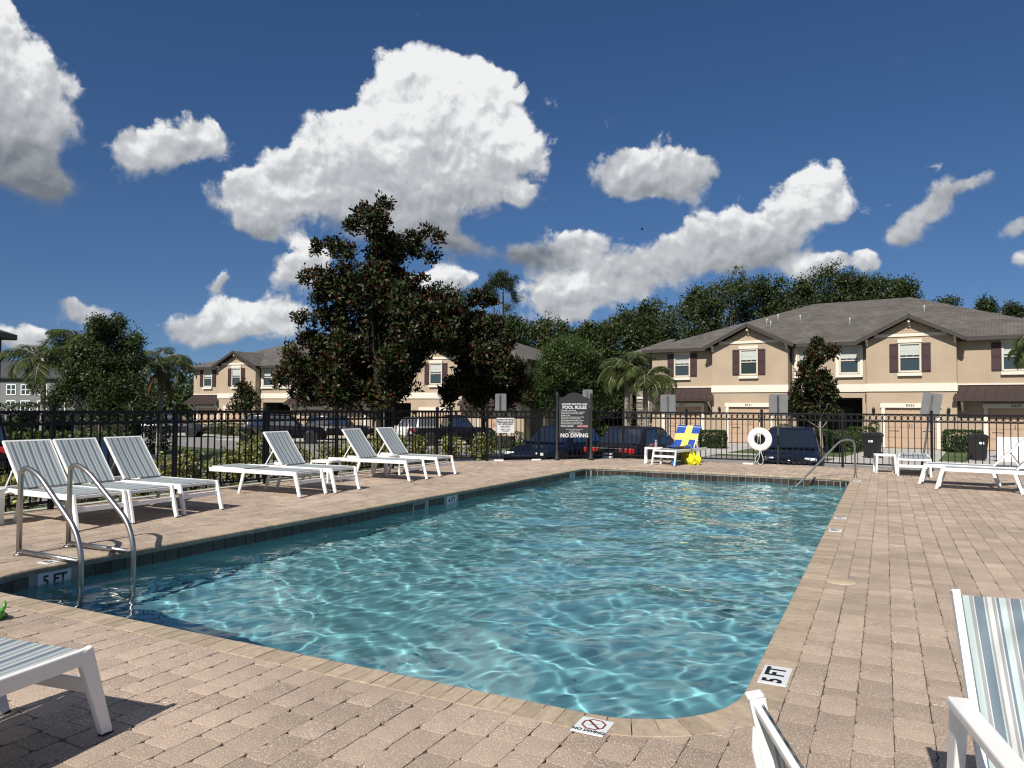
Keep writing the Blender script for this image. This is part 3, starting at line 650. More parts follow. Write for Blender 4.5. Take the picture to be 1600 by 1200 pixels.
# pool ladder: two bent rails with a low brace each, and treads under water
def bend(pts, r=.12, n=6):
    P = [Vector(p) for p in pts]; out = [P[0]]
    for i in range(1, len(P) - 1):
        a, b, c = P[i - 1], P[i], P[i + 1]; d1 = (a - b).normalized(); d2 = (c - b).normalized(); rr = min(r if not hasattr(r, '__len__') else r[i - 1], (a - b).length * .48, (c - b).length * .48)
        p0, p1 = b + d1 * rr, b + d2 * rr
        out += [p0 * (1 - u) ** 2 + b * 2 * u * (1 - u) + p1 * u * u for u in [k / n for k in range(n + 1)]]
    return out + [P[-1]]
t = thing('pool_ladder', 'stainless steel pool ladder with two bent rails at the deep left corner', 'ladder', (0, 0, 0))
for y0, y1 in ((4.22, 4.24), (4.70, 4.76)):
    pts = bend([(-7.42, y0, 0), (-7.42, y0, .86), (-7.16, y0, .80), (-6.60, y1, .32), (-6.50, y1, .10), (-6.50, y1, -1.1)], [.17, .16, .14, .1])
    r_ = MB().tube(pts, .0245, 14).build('rail', chrome, t)
    MB().tube([(-7.42, y0, .045), (-6.53, y1, .03)], .0225, 12).build('brace', chrome, r_)
    MB().lathe([(.045, 0), (.045, .012), (.03, .018), (.026, .02)], 16, T(-7.42, y0, .004)).build('flange', chrome, r_)
for k in range(3): MB().box((-6.50, 4.49, -.38 - .28 * k), (.09, .50, .03), bev=.008).build('tread', whitep, t)
# grab rail at the far right steps
t = tag(MB().tube(bend([(-.58, 17.52, 0), (-.60, 17.52, .82), (-.86, 17.40, .80), (-1.80, 16.36, -.30), (-1.80, 16.36, -.9)], [.14, .12, .1]), .021, 14).build('grab_rail', chrome), 'stainless grab rail slanting into the water at the far right steps', 'handrail')
MB().lathe([(.045, 0), (.045, .012), (.025, .02)], 16, T(-.58, 17.52, .004)).build('flange', chrome, t)
# yellow bag and tote under the towelled lounger
yel = principled('yellow_nylon', (.62, .60, .01), .5, var=.12, vscale=25); dy = principled('olive_canvas', (.22, .20, .015), .8, var=.15, vscale=20)
t = thing('beach_tote', 'olive yellow canvas tote standing under the towelled lounger', 'bag', (-4.62, 19.36, 0), R(10))
mb = MB(); pr = []
for z, sx, sy in ((.0, .15, .09), (.04, .165, .10), (.18, .185, .105), (.36, .20, .11)): pr.append([(sx * math.copysign(abs(math.cos(u)) ** .5, math.cos(u)), sy * math.copysign(abs(math.sin(u)) ** .5, math.sin(u)), z) for u in [2 * math.pi * k / 20 for k in range(20)]])
vs = [p for rgx in pr for p in rgx]; mb.add(vs, [(i * 20 + k, i * 20 + (k + 1) % 20, (i + 1) * 20 + (k + 1) % 20, (i + 1) * 20 + k) for i in range(3) for k in range(20)] + [tuple(reversed(range(20)))], 0, True)
mb.build('tote_body', dy, t)
for sg in (-1, 1): MB().tube(bend([(-.09, sg * .10, .35), (-.08, sg * .09, .50), (.08, sg * .09, .50), (.09, sg * .10, .35)], .06), .009, 6).build('handle', dy, t)
def lump(name, mat, sx, sy, sz, seed, amp=.16, parent=None, subdiv=3):
    bm = bmesh.new(); bmesh.ops.create_icosphere(bm, subdivisions=subdiv, radius=1); q = random.Random(seed); ph = [q.uniform(0, 6) for _ in range(6)]
    for v in bm.verts:
        d = 1 + amp * (math.sin(3.1 * v.co.x + ph[0]) * math.sin(2.7 * v.co.y + ph[1]) + .6 * math.sin(5.3 * v.co.z + ph[2] + 2 * v.co.x) + .4 * math.sin(7 * v.co.y + ph[3]))
        v.co = Vector((v.co.x * sx, v.co.y * sy, max(v.co.z, -.8) * sz + .8 * sz)) * 1 if False else Vector((v.co.x * sx * d, v.co.y * sy * d, (max(v.co.z, -.75) + .75) * sz * d))
    me = bpy.data.meshes.new(name); bm.to_mesh(me); bm.free(); me.materials.append(mat); me.polygons.foreach_set('use_smooth', [True] * len(me.polygons))
    return link(name, me, parent)
b1 = tag(lump('swim_bag', yel, .105, .08, .11, 3, .30, subdiv=4), 'bright yellow crumpled bag leaning against the tote by the lounger leg', 'bag', None); b1.location = (-4.47, 19.10, 0)
lump('bag_top', yel, .055, .04, .08, 5, .35, b1).location = (-.02, .0, .13)
b2 = tag(lump('float_vest', yel, .075, .07, .16, 8, .34, subdiv=4), 'bright yellow folded float vest on the ground right of the crumpled bag', 'float'); b2.location = (-4.36, 19.28, 0)
bluem = principled('blue_foam', (.02, .15, .42), .6)
dm = tag(MB().tube([(0, -.07, .07), (0, -.02, .07)], .07, 14).tube([(0, .02, .07), (0, .07, .07)], .07, 14).tube([(0, -.04, .07), (0, .04, .07)], .03, 10).build('foam_dumbbell', bluem), 'blue foam water dumbbell lying on the pavers under the towelled lounger', 'toy'); dm.location = (-4.80, 18.62, 0); dm.rotation_euler = (0, 0, R(30))
t = thing('drink_bottle', 'clear drink bottle standing on the table beside the towelled lounger', 'bottle', (-5.38, 19.02, .43)); gls = principled('smoked_plastic', (.28, .24, .25), .15)
MB().lathe([(.001, 0), (.035, 0), (.037, .01), (.037, .11), (.02, .15), (.014, .17), (.014, .18)], 14).build('bottle_body', gls, t); MB().lathe([(.016, .178), (.016, .195), (.001, .197)], 12).build('cap', whitep, t)
dk = principled('dark_maroon_plastic', (.06, .015, .02), .5)
sg_ = tag(lump('sun_hat', dk, .10, .08, .06, 12, .12), 'dark maroon hat lying on the small table behind the bottle', 'hat'); sg_.location = (-5.50, 19.08, .43)
# green plastic toy frog, half out of the picture at the left
grn = principled('glossy_green_plastic', (.06, .27, .03), .22, coat=.4)
t = thing('toy_frog', 'glossy green plastic toy with a raised tail at the left picture edge', 'toy', (-5.385, 2.865, 0), R(20))
lump('toy_body', grn, .12, .08, .05, 21, .04, t)
MB().tube([(.10, 0, .055), (.125, 0, .085), (.13, .006, .115), (.118, .02, .125)], [.016, .013, .011, .007], 10).build('tail', grn, t)
for sg in (-1, 1): lump('leg', grn, .035, .025, .018, 30 + sg, .05, t).location = (.05, sg * .08, 0)
# lifebuoy hanging on the far fence with its rope
t = thing('lifebuoy', 'white lifebuoy ring hanging on the far fence post with a rope', 'lifebuoy', (-2.95, 20.26, .66), 0)
mb = MB(); mb.tube([(.225 * math.cos(2 * math.pi * k / 40), 0, .225 * math.sin(2 * math.pi * k / 40)) for k in range(40)], .088, 14, closed=True)
o = mb.build('ring', whitep, t); o.scale = (1, .72, 1)
for k in range(6):
    a = R(20 + 60 * k); c = Vector((.225 * math.cos(a), 0, .225 * math.sin(a))); d = Vector((math.cos(a), 0, math.sin(a)))
    MB().tube([c + (d * math.cos(u) * .0895 + Vector((0, 1, 0)) * math.sin(u) * .066) for u in [2 * math.pi * q / 18 for q in range(18)]], .005, 5, closed=True).build('band', principled('grey_strap', (.5, .5, .5), .7) if 'grey_strap' not in MATS else MATS['grey_strap'], t)
rope = principled('white_rope', (.68, .68, .64), .85)
MB().tube(bend([(0, .02, .50), (.0, -.02, .42), (.0, -.07, .30)], .05), .008, 6).tube(bend([(0, -.075, -.2), (.01, -.08, -.45), (-.08, -.06, -.62), (-.12, -.05, -.52), (-.03, -.05, -.36), (.05, -.08, -.33)], .08), .007, 6).tube(bend([(.03, -.08, -.28), (.10, -.07, -.52), (.08, -.05, -.64), (-.02, -.04, -.655), (-.05, -.04, -.56)], .06), .007, 6).tube([(-.01, -.06, .22), (-.03, -.055, .05), (-.05, -.05, -.15)], .007, 6).tube([(.02, -.06, .22), (.025, -.055, -.13)], .01, 6).build('rope', rope, t)
MB().tube([(0, .05, .52), (0, .0, .53), (0, -.03, .50), (0, -.02, .46)], .008, 6).build('hook', black, t)
for i, (x, y, lb) in enumerate(((-9.30, 17.62, 'white block light at the fence base below the warning sign'), (-8.55, 18.40, 'white block light at the fence base left of the rules sign post'), (-3.22, 20.1, 'white block light at the far fence base under the lifebuoy'))):
    o = tag(MB().box((0, 0, .022), (.26, .07, .044), bev=.01).build('block_light', whitep), lb, 'light', 'white block lights at the fence base'); o.location = (x, y, 0); o.rotation_euler = (0, 0, R(45) if x < -5 else 0)

# rolled edges on the aluminium frames: a small bevel softens every bar
for o in list(bpy.data.objects):
    if o.type == 'MESH' and o.parent and o.parent.get('category') in ('lounger', 'chair', 'table') and o.name.split('.')[0] in ('frame', 'leg', 'back_frame', 'armrest'):
        b_ = o.modifiers.new('soft', 'BEVEL'); b_.width = .006; b_.segments = 2; b_.limit_method = 'ANGLE'; b_.angle_limit = R(40)
# ------------------------------------------------------------------ black ring-frieze fence, signs
FH = 1.36
picket_me = MB().box((0, 0, .72), (.019, .019, 1.24)).mesh('picket', black)
def fence(label, a, b, posts):
    a, b = Vector((*a, 0)), Vector((*b, 0)); d = b - a; L = d.length; rz = math.atan2(d.y, d.x)
    t = thing('fence', label, 'fence', a, rz, 'black metal fence runs round the pool')
    for nm, z, h in (('top_rail', FH - .016, .040), ('upper_rail', FH - .185, .036), ('bottom_rail', .105, .036)): MB().beam((0, 0, z), (L, 0, z), .038, h).build(nm, black, t)
    for p in posts: MB().box((0, 0, .70), (.058, .058, 1.42)).box((0, 0, 1.42), (.072, .072, .03)).box((0, 0, 1.435), (.04, .04, .03)).build('post', black, t).location = (p, 0, 0)
    n = round(L / .139); st = L / n; rg = MB()
    for i in range(1, n):
        if min(abs(i * st - p) for p in posts) > .03:
            o = link('picket', picket_me, t); o.location = (i * st, 0, 0)
    for i in range(n): rg.tube([((i + .5) * st + .058 * math.cos(u), 0, FH - .101 + .066 * math.sin(u)) for u in [2 * math.pi * k / 14 for k in range(14)]], .0085, 4, closed=True)
    kind(rg.build('ring_row', black, t), 'stuff'); return t
fence('black metal fence with a ring frieze running behind the left row of loungers', (-10.3, .3), (-10.3, 16.8), [.02 + 1.98 * k + .0 for k in range(8)] + [15.8, 16.48])
fence('black metal fence section across the corner behind the pool rules sign', (-10.3, 16.8), (-6.75, 20.35), [.99, 2.47, 3.97])
fence('black metal fence with a ring frieze along the far side before the right townhouse', (-6.75, 20.4), (6.2, 20.4), [0.02, 1.84, 3.83, 5.78, 7.74, 9.7, 11.65])
# pool rules board on two posts
slate = principled('slate_grey_metal', (.020, .023, .025), .6); letter = principled('white_lettering', (.62, .63, .63), .6); redl = principled('red_lettering', (.30, .02, .03), .6)
ctr = Vector((-7.72, 19.10, 0)); t = thing('pool_rules_sign', 'dark grey pool rules board with white lettering on two flared posts', 'sign', ctr, R(38))
for sg in (-1, 1):
    MB().lathe([(.075, 0), (.075, .05), (.055, .11), (.05, .2), (.035, .28), (.035, 1.80), (.045, 1.82), (.03, 1.86), (.001, 1.88)], 14, T(sg * .49, 0, 0)).build('post', slate, t)
pts = [(-.44, .62), (.44, .62), (.44, 1.72), (.36, 1.74)] + [(.27 * math.cos(R(a)), 1.72 + .16 * math.sin(R(a))) for a in range(20, 161, 20)] + [(-.36, 1.74), (-.44, 1.72)]
bd = MB().prism(pts, .03, T(0, -.015, 0)).build('board', slate, t)
MB().beam((-.49, 0, 1.60), (-.43, 0, 1.60), .03, .04).beam((.43, 0, 1.60), (.49, 0, 1.60), .03, .04).beam((-.49, 0, .75), (-.43, 0, .75), .03, .04).beam((.43, 0, .75), (.49, 0, .75), .03, .04).build('bracket', slate, t)
def board_line(s, size, x, z, mat=letter, bold=.0, xs=1., align='CENTER'): return text('lettering', s, size, mat, bd, T(x, -.0175, z) @ FACE_NY, bold, align, xs)
board_line('SANDCREST WEST VETTE LODGE', .062, 0, 1.555, bold=.002, xs=.78); board_line('POOL RULES', .125, 0, 1.465, bold=.004, xs=.98)
for i, ln in enumerate(['No lifeguard on duty. Swim', 'at your own risk. No running or rough play.', 'Children under 12 must be with an adult.', 'No glass or pets.', 'Shower before entering. No food or drink', 'in the pool or on the wet deck areas.', 'Do not swallow the pool water. Persons', 'with an illness may not enter the pool.', 'Maximum bathing load posted at the gate.']):
    board_line(ln, .038, -.385, 1.385 - .0465 * i, align='LEFT', bold=.0008, xs=1.03 - .02 * (i % 3))
board_line('POOL HOURS:', .062, -.39, .945, bold=.0015, align='LEFT', xs=.92)
MB().box((.235, -.016, .945), (.30, .003, .062)).build('red_label', redl, bd); board_line('DAWN TO DUSK', .04, .235, .945, bold=.001).location = (0, -.004, 0)
for i, ln in enumerate(['No food, no glass in pool area', 'emergency call 911', 'pool capacity posted']): board_line(ln, .042, 0, .86 - .045 * i, xs=.95)
board_line('NO DIVING', .150, 0, .685, bold=.005, xs=1.02)
# warning plate hung on the pickets
wl = R(45); t = tag(MB().box((0, 0, 0), (.50, .006, .41), bev=.002).build('warning_sign', labelmat), 'white WARNING no lifeguard on duty plate on the corner fence', 'sign'); t.location = (-9.24 + .014, 17.86 - .014, .962); t.rotation_euler = (0, 0, wl)
MB().box((0, -.004, .125), (.46, .003, .095)).build('black_panel', inkmat, t)
def plate(s, size, z, mat=inkmat, bold=.002, xs=1.): return text('lettering', s, size, mat, t, T(0, -.0062, z) @ FACE_NY, bold, xs=xs)
plate('WARNING', .085, .125, letter, .004); plate('NO LIFEGUARD', .062, .035, xs=.98); plate('ON DUTY', .062, -.035); plate('SWIM AT YOUR', .04, -.108, bold=.001); plate('OWN RISK', .042, -.155, bold=.001)
# backs of parking signs beyond the fence
alu = principled('bare_aluminium', (.17, .175, .18), .55, metal=.3, var=.1, vscale=5); gal = principled('galvanised_post', (.10, .105, .10), .6, metal=.3, var=.2, vscale=9); drk = principled('dark_green_post', (.03, .035, .03), .6)
def sign_back(x, y, zt, w, h, label, lean=0, pm=gal, side=0.):
    t = thing('parking_sign', label, 'sign', (x, y, -.7), 0, 'backs of street signs beyond the fence'); t.rotation_euler = (0, R(lean), R(-6))
    zt = zt + .7
    MB().beam((side, .03, 0), (side, .03, zt - .04), .05, .03, upv=(0, 1, 0)).build('post', pm, t)
    mb = MB(); rr = .04; pp = []
    for cx, cz, a0 in ((w / 2 - rr, zt - rr, 0), (-w / 2 + rr, zt - rr, 90), (-w / 2 + rr, zt - h + rr, 180), (w / 2 - rr, zt - h + rr, 270)): pp += [(cx + rr * math.cos(R(a0 + k * 30)), cz + rr * math.sin(R(a0 + k * 30))) for k in range(4)]
    mb.prism(pp, .004, T(0, .05, 0)); mb.build('plate', alu, t)
    MB().tube([(side, .0, zt - .1), (side, .06, zt - .1)], .008, 6).tube([(side, .0, zt - h + .1), (side, .06, zt - h + .1)], .008, 6).build('bolt', alu, t)
sign_back(-5.66, 21.2, 1.86, .46, .58, 'grey back of a street sign above the fence left of the towelled lounger')
sign_back(-2.60, 21.1, 1.87, .50, .60, 'grey back of a street sign on a dark post right of the lifebuoy', pm=drk)
sign_back(.72, 21.6, 1.92, .44, .62, 'leaning grey sign back with a scuffed post before garage 8325', lean=8)
sign_back(-10.75, 20.4, 1.88, .42, .56, 'grey sign back in front of the dark magnolia above the warning plate', pm=drk)
sign_back(-8.62, 22.4, 2.05, .36, .6, 'grey sign back half hidden behind the pool rules board')
t = thing('stop_sign', 'red stop sign with white edge half hidden under the big magnolia', 'sign', (-21.83, 29.31, -.8), R(25))
MB().beam((0, .03, 0), (0, .03, 2.8), .05, .04, upv=(0, 1, 0)).build('post', gal, t)
oc = lambda r_: [(r_ * math.cos(R(22.5 + 45 * i)), 2.5 + r_ * math.sin(R(22.5 + 45 * i))) for i in range(8)]
MB().prism(oc(.41), .004, T(0, -.004, 0)).build('plate', labelmat, t); MB().prism(oc(.375), .003, T(0, -.0075, 0)).build('red_face', principled('red_sign_paint', (.42, .012, .02), .5), t)
text('lettering', 'STOP', .27, letter, t, T(0, -.0095, 2.5) @ FACE_NY, bold=.008)
# ------------------------------------------------------------------ ground outside: banked grass, street, driveways
def gz(x, y):
    """height of the ground outside the pool deck"""
    x = np.asarray(x, float); y = np.asarray(y, float)
    base = -.62 - .35 * smooth(-12.5, -21, x)
    dl = np.maximum(np.maximum(-10.45 - x, y - 20.55), ((y - 16.91) - (x + 10.45)) / math.sqrt(2)); dl = np.maximum(dl, -1.0)
    wdt = np.where(x < -9.5, 2.6, .5)
    return np.where(x > 9, base, -.10 + (base + .10) * smooth(.1, 1, dl / wdt))
def GZ(x, y): return float(gz(x, y))
def sheet(name, poly, dz, mat, step=1.5):
    """a ground-hugging sheet cut to a convex polygon"""
    P = [Vector((x, y, 0)) for x, y in poly]; bm = bmesh.new()
    f = bm.faces.new([bm.verts.new(p) for p in P])
    xs = [p.x for p in P]; ys = [p.y for p in P]
    for ax, lo, hi in ((0, min(xs), max(xs)), (1, min(ys), max(ys))):
        v = lo + step
        while v < hi:
            co = Vector((v, 0, 0)) if ax == 0 else Vector((0, v, 0)); no = Vector((1, 0, 0)) if ax == 0 else Vector((0, 1, 0))
            bmesh.ops.bisect_plane(bm, geom=bm.verts[:] + bm.edges[:] + bm.faces[:], plane_co=co, plane_no=no); v += step
    for v in bm.verts: v.co.z = GZ(v.co.x, v.co.y) + dz
    bmesh.ops.recalc_face_normals(bm, faces=bm.faces[:])
    if sum(f.normal.z for f in bm.faces) < 0: bmesh.ops.reverse_faces(bm, faces=bm.faces[:])
    me = bpy.data.meshes.new(name); bm.to_mesh(me); bm.free(); me.materials.append(mat); return kind(link(name, me), 'structure')
grassm = principled('lawn_grass', (.055, .082, .022), .95, var=.45, vscale=1.2, bump=.6, bscale=40)
asph = principled('worn_asphalt', (.20, .195, .185), .9, var=.18, vscale=1.5, bump=.25, bscale=120)
conc = principled('driveway_concrete', (.40, .385, .36), .88, var=.14, vscale=.8, bump=.15, bscale=80)
# terrain: fine near the pool, coarse to the horizon
gx = np.concatenate([[-900, -400, -200, -120], np.arange(-80, -24, 4), np.arange(-24, -9.6, .4), np.arange(-9.6, 12, .8), [14, 20, 30, 45, 70, 120, 250, 500, 900]])
gy = np.concatenate([[-900, -300, -80, -30, -12], np.arange(-6, 16, 1.), np.arange(16, 24, .3), np.arange(24, 60, 4), [70, 90, 130, 200, 400, 900]])
GX, GY = np.meshgrid(gx, gy); inner_ = (GX > -10.40) & (GX < 8.4) & (GY < 20.5) & (GY > -2.4) & ((GY - 16.91) - (GX + 10.45) < -.05)
GZZ = np.where(inner_, -2.2, gz(GX, GY)); ii = np.arange(len(gy) - 1)[:, None] * len(gx) + np.arange(len(gx) - 1)[None]
fq = np.stack([ii, ii + 1, ii + len(gx) + 1, ii + len(gx)], -1).reshape(-1, 4)
kind(link('lawn_ground', np_mesh('lawn_ground', np.stack([GX, GY, GZZ], -1).reshape(-1, 3), fq, grassm, True)), 'structure')
sheet('street', [(-62, 33.6), (-34, 29.5), (-6, 22.6), (14, 20.2), (30, 18.5), (30, 30.0), (8, 31.4), (-10, 33.6), (-30, 38.5), (-62, 41.5)], .012, asph)
sheet('parking_lot', [(-11.2, 22.2), (12, 20.72), (12, 22.0), (-7, 24.0)], .016, asph)
sheet('side_street', [(-24.5, 29.6), (-17.6, 27.6), (-16.5, 18), (-17, -6), (-24, -6), (-23.5, 10)], .016, asph)
sheet('footpath', [(-14.6, -2), (-13.6, -2), (-13.2, 14), (-10.5, 20.6), (-11.4, 21.2), (-14.2, 15)], .010, conc, 1.0)
# ------------------------------------------------------------------ cars
glassm = principled('car_glass', (.012, .016, .022), .05, spec=1.0); tyrem = principled('tyre_rubber', (.012, .012, .012), .8); rimm = principled('alloy_rim', (.42, .42, .43), .3, metal=.8)
glassm.node_tree.nodes['Principled BSDF'].inputs['IOR'].default_value = 1.95
lampw = principled('headlamp_lens', (.6, .62, .65), .12, spec=.8); lampr = principled('tail_lamp_lens', (.36, .012, .016), .15, spec=.8); platem = principled('licence_plate', (.6, .6, .58), .5); trimm = principled('black_trim', (.012, .012, .013), .5)
STY = dict(   # wheelbase factors: rear glass base, roof rear, roof front, windscreen base (fraction of length from the tail), bonnet and boot heights
    sedan=dict(a=.13, b=.27, c=.53, d=.70, belt=.62, boot=.64, hood=.58, nose=.48), suv=dict(a=.02, b=.07, c=.56, d=.70, belt=.60, boot=.60, hood=.60, nose=.54),
    hatch=dict(a=.03, b=.12, c=.54, d=.72, belt=.60, boot=.60, hood=.58, nose=.50), pickup=dict(a=.40, b=.44, c=.62, d=.72, belt=.58, boot=.58, hood=.60, nose=.56))
def car(name, label, loc, rz, L, W, H, style, paint, group='cars parked round the pool and street', cat='car'):
    q = STY[style]; t = thing(name, label, cat, loc, rz, group); hw = W / 2
    X_ = lambda f: (f - .5) * L
    # body: rings of eight points lofted from tail to nose
    st = [(0, .30, .78 * q['boot'], .86), (.015, .22, .97 * q['boot'], .93), (.06, .19, q['boot'], .98), (q['a'] + .02, .17, max(q['belt'], q['boot'] * .98), 1.0), (.5, .16, q['belt'], 1.0), (q['d'], .16, q['belt'] * .99, .99), (.80, .17, q['hood'], .97), (.93, .19, q['nose'] + .02, .92), (.985, .22, q['nose'] - .06, .84), (1.0, .28, q['nose'] - .14, .76)]
    V, F = [], []
    for f, z0, z1, wf in st:
        x = X_(f); a = z0 * H if z0 > .25 else z0 * H + .05; b = z1 * H; w_ = hw * wf
        V += [(x, -w_ * .90, a), (x, -w_, a + .10 * H), (x, -w_ * 1.0, b - .12 * H), (x, -w_ * .93, b - .025 * H), (x, -w_ * .80, b), (x, w_ * .80, b), (x, w_ * .93, b - .025 * H), (x, w_, b - .12 * H), (x, w_, a + .10 * H), (x, w_ * .90, a)]
    k = 10
    for i in range(len(st) - 1):
        for j in range(k): F.append((i * k + j, i * k + (j + 1) % k, (i + 1) * k + (j + 1) % k, (i + 1) * k + j))
    F += [tuple(range(k)), tuple(reversed(range((len(st) - 1) * k, len(st) * k)))]
    mb = MB().add(V, [f[::-1] for f in F], 0, False)
    body = mb.build('body', [paint], t)
    bv = body.modifiers.new('soft', 'BEVEL'); bv.width = .035; bv.segments = 2; bv.limit_method = 'ANGLE'; bv.angle_limit = R(20)
    for p_ in body.data.polygons: p_.use_smooth = True
    # cabin
    zb, zr = q['belt'] * H - .03, H - .02
    cs = [(q['a'], zb, .86), (q['b'], zr, .68), ((q['b'] + q['c']) / 2, H, .70), (q['c'], zr - .01, .68), (q['d'], zb, .86)]
    base = [(X_(q['a']), .86), (X_(q['d']), .86)]
    V = []; tops = cs[1:4]
    xs = [X_(q['a']), X_(q['b']), X_((q['b'] + q['c']) / 2), X_(q['c']), X_(q['d'])]
    lowx = [X_(q['a']), X_(q['a'] + .06), X_((q['b'] + q['c']) / 2), X_(q['c'] + .08), X_(q['d'])]
    ring = []
    for i in range(5):
        x_t, z_t, w_t = xs[i], (zb + .02 if i in (0, 4) else cs[i][1]), (.84 if i in (0, 4) else cs[i][2])
        ring.append([(lowx[i], -hw * .90, zb - .04), (x_t, -hw * w_t, z_t), (x_t, -hw * w_t * .82, z_t + .025), (x_t, hw * w_t * .82, z_t + .025), (x_t, hw * w_t, z_t), (lowx[i], hw * .90, zb - .04)])
    V = [p for r_ in ring for p in r_]; F = [(i * 6 + j, i * 6 + j + 1, (i + 1) * 6 + j + 1, (i + 1) * 6 + j) for i in range(4) for j in range(5)]
    cab = MB().add(V, [f[::-1] for f in F]).build('roof', [paint], t)
    bv = cab.modifiers.new('soft', 'BEVEL'); bv.width = .03; bv.segments = 2; bv.limit_method = 'ANGLE'; bv.angle_limit = R(25)
    for p_ in cab.data.polygons: p_.use_smooth = True
    # windows, a few millimetres proud of the cabin
    def pane(nm, quad, off): 
        P = [Vector(p) for p in quad]; c = sum(P, Vector()) / 4; n_ = (P[1] - P[0]).cross(P[3] - P[0]).normalized()
        if n_.dot(c - Vector((0, 0, H * .5))) < 0: n_ = -n_; P = P[::-1]
        P2 = [c + (p - c) * .93 + n_ * off for p in P]; P3 = [p - n_ * .012 for p in P2]
        MB().add(P2 + P3, [(0, 1, 2, 3)] + [((i + 1) % 4, i, 4 + i, 4 + (i + 1) % 4) for i in range(4)]).build(nm, glassm, t)
    lerp = lambda a, b, f: tuple(a[i] + (b[i] - a[i]) * f for i in range(3))
    for s in (0, 5):
        tt = 1 if s == 0 else 4
        lo = [ring[i][s] for i in range(5)]; hi = [ring[i][tt] for i in range(5)]
        up_l = lambda i: lerp(lo[i], hi[i], .14)
        hi_l = lambda i: lerp(lo[i], hi[i], .92)
        pane('side_window', [lerp(up_l(0), up_l(1), .75), up_l(2), hi_l(2), hi_l(1)], .012)
        pane('side_window', [up_l(2), lerp(up_l(3), up_l(4), .45), hi_l(3), hi_l(2)], .012)
    pane('rear_window', [lerp(ring[0][1], ring[1][1], .10), lerp(ring[0][4], ring[1][4], .10), lerp(ring[0][4], ring[1][4], .93), lerp(ring[0][1], ring[1][1], .93)], .03)
    pane('windscreen', [lerp(ring[4][1], ring[3][1], .04), lerp(ring[4][4], ring[3][4], .04), lerp(ring[4][4], ring[3][4], .94), lerp(ring[4][1], ring[3][1], .94)], .03)
    # wheels
    rw = .235 * H if H < 1.6 else .215 * H
    for fx in (.19, .81):
        for sg in (-1, 1):
            wv = MB().lathe([(rw * .55, -.10), (rw * .93, -.105), (rw, -.07), (rw, .07), (rw * .93, .105), (rw * .55, .10)], 20, T(0, 0, 0) @ Matrix.Rotation(R(90), 4, 'X')).build('wheel', tyrem, t)
            wv.location = (X_(fx), sg * (hw - .09), rw)
            MB().lathe([(.001, .085), (rw * .2, .098), (rw * .56, .088), (rw * .62, .075)], 10, Matrix.Rotation(R(90 if sg < 0 else -90), 4, 'X')).build('rim', rimm, wv)
            ar = MB(); ar.lathe([(rw * 1.02, 0), (rw * 1.16, 0), (rw * 1.16, .014), (rw * 1.02, .014)], 20, T(X_(fx), sg * (hw + (.0 if sg > 0 else .0)) - (0 if sg > 0 else .0), rw) @ Matrix.Rotation(R(-90 if sg > 0 else 90), 4, 'X')); ar.build('wheel_arch', trimm, t)
    zt = q['boot'] * H * .86; zn = (q['nose'] - .10) * H
    for sg in (-1, 1):
        MB().box((X_(.014), sg * hw * .66, zt - .02), (.11, hw * .56, .17 if style != 'suv' else .24), bev=.035).build('tail_lamp', lampr, t)
        MB().box((X_(.975), sg * hw * .62, zn + .06), (.10, hw * .38, .11), Matrix.Rotation(R(-sg * 18), 3, 'Z'), bev=.03).build('headlamp', lampw, t)
        MB().box((X_(q['d'] - .05), sg * (hw + .06), zb + .05), (.10, .17, .11), bev=.03).build('mirror', paint, t)
    if style == 'sedan': MB().box((X_(.006), 0, zt + .045), (.05, W * .72, .028), bev=.008).build('chrome_strip', rimm, t)
    MB().box((X_(.003), 0, zt - .16), (.05, .32, .16), bev=.004).build('number_plate', platem, t)
    MB().box((X_(.002), 0, .36 * H * .8), (.10, W * .84, .15), bev=.04).build('rear_bumper', paint, t)
    MB().box((X_(.992), 0, zn - .05), (.06, W * .48, .13), bev=.02).build('grille', trimm, t)
    MB().box((X_(.990), 0, .20 * H), (.10, W * .74, .14), bev=.04).build('front_bumper', trimm, t)
    if style in ('hatch',): MB().lathe([(.001, .006), (.055, .004), (.06, 0)], 16, T(X_(.999), 0, zn + .02) @ Matrix.Rotation(R(90), 4, 'Y') @ Matrix.Scale(.55, 4, (1, 0, 0))).build('oval_badge', rimm, t)
    return t
pn = lambda n, c, r=.25: principled(n, c, r, coat=.06, spec=.22)
navy = pn('navy_car_paint', (.004, .007, .018)); dkb = pn('black_car_paint', (.006, .006, .008)); dgr = pn('dark_grey_car_paint', (.022, .026, .032)); slv = pn('silver_car_paint', (.12, .13, .14)); wht = pn('white_car_paint', (.62, .63, .62)); chr_ = pn('charcoal_car_paint', (.010, .010, .011))
def face(x, y, px, py): return math.atan2(py - y, px - x)
def put(x, y): return (x, y, GZ(x, y) + .02)
A_ = lambda az: R(90 - az)       # heading from an azimuth
car('parked_sedan', 'dark saloon with red tail lamps showing its rear beyond the far fence', put(-7.0, 23.3), A_(10), 4.7, 1.82, 1.46, 'sedan', chr_)
car('parked_hatchback', 'dark blue car facing the fence beside the lifebuoy, windscreen towards the pool', put(-2.55, 23.9), A_(176), 4.2, 1.80, 1.50, 'hatch', navy)
car('parked_sedan', 'dark blue saloon partly hidden behind the pool rules board', put(-9.75, 22.9), A_(-172), 4.6, 1.82, 1.45, 'sedan', navy)
car('parked_van', 'tall black van with its rear at the left picture edge beyond the loungers', put(-25.8, 13.3), A_(-60), 5.0, 2.0, 2.0, 'suv', dkb)
car('parked_sedan', 'dark grey saloon with a red tail lamp just behind the left loungers', put(-20.5, 14.2), A_(30), 4.6, 1.82, 1.42, 'sedan', dgr)
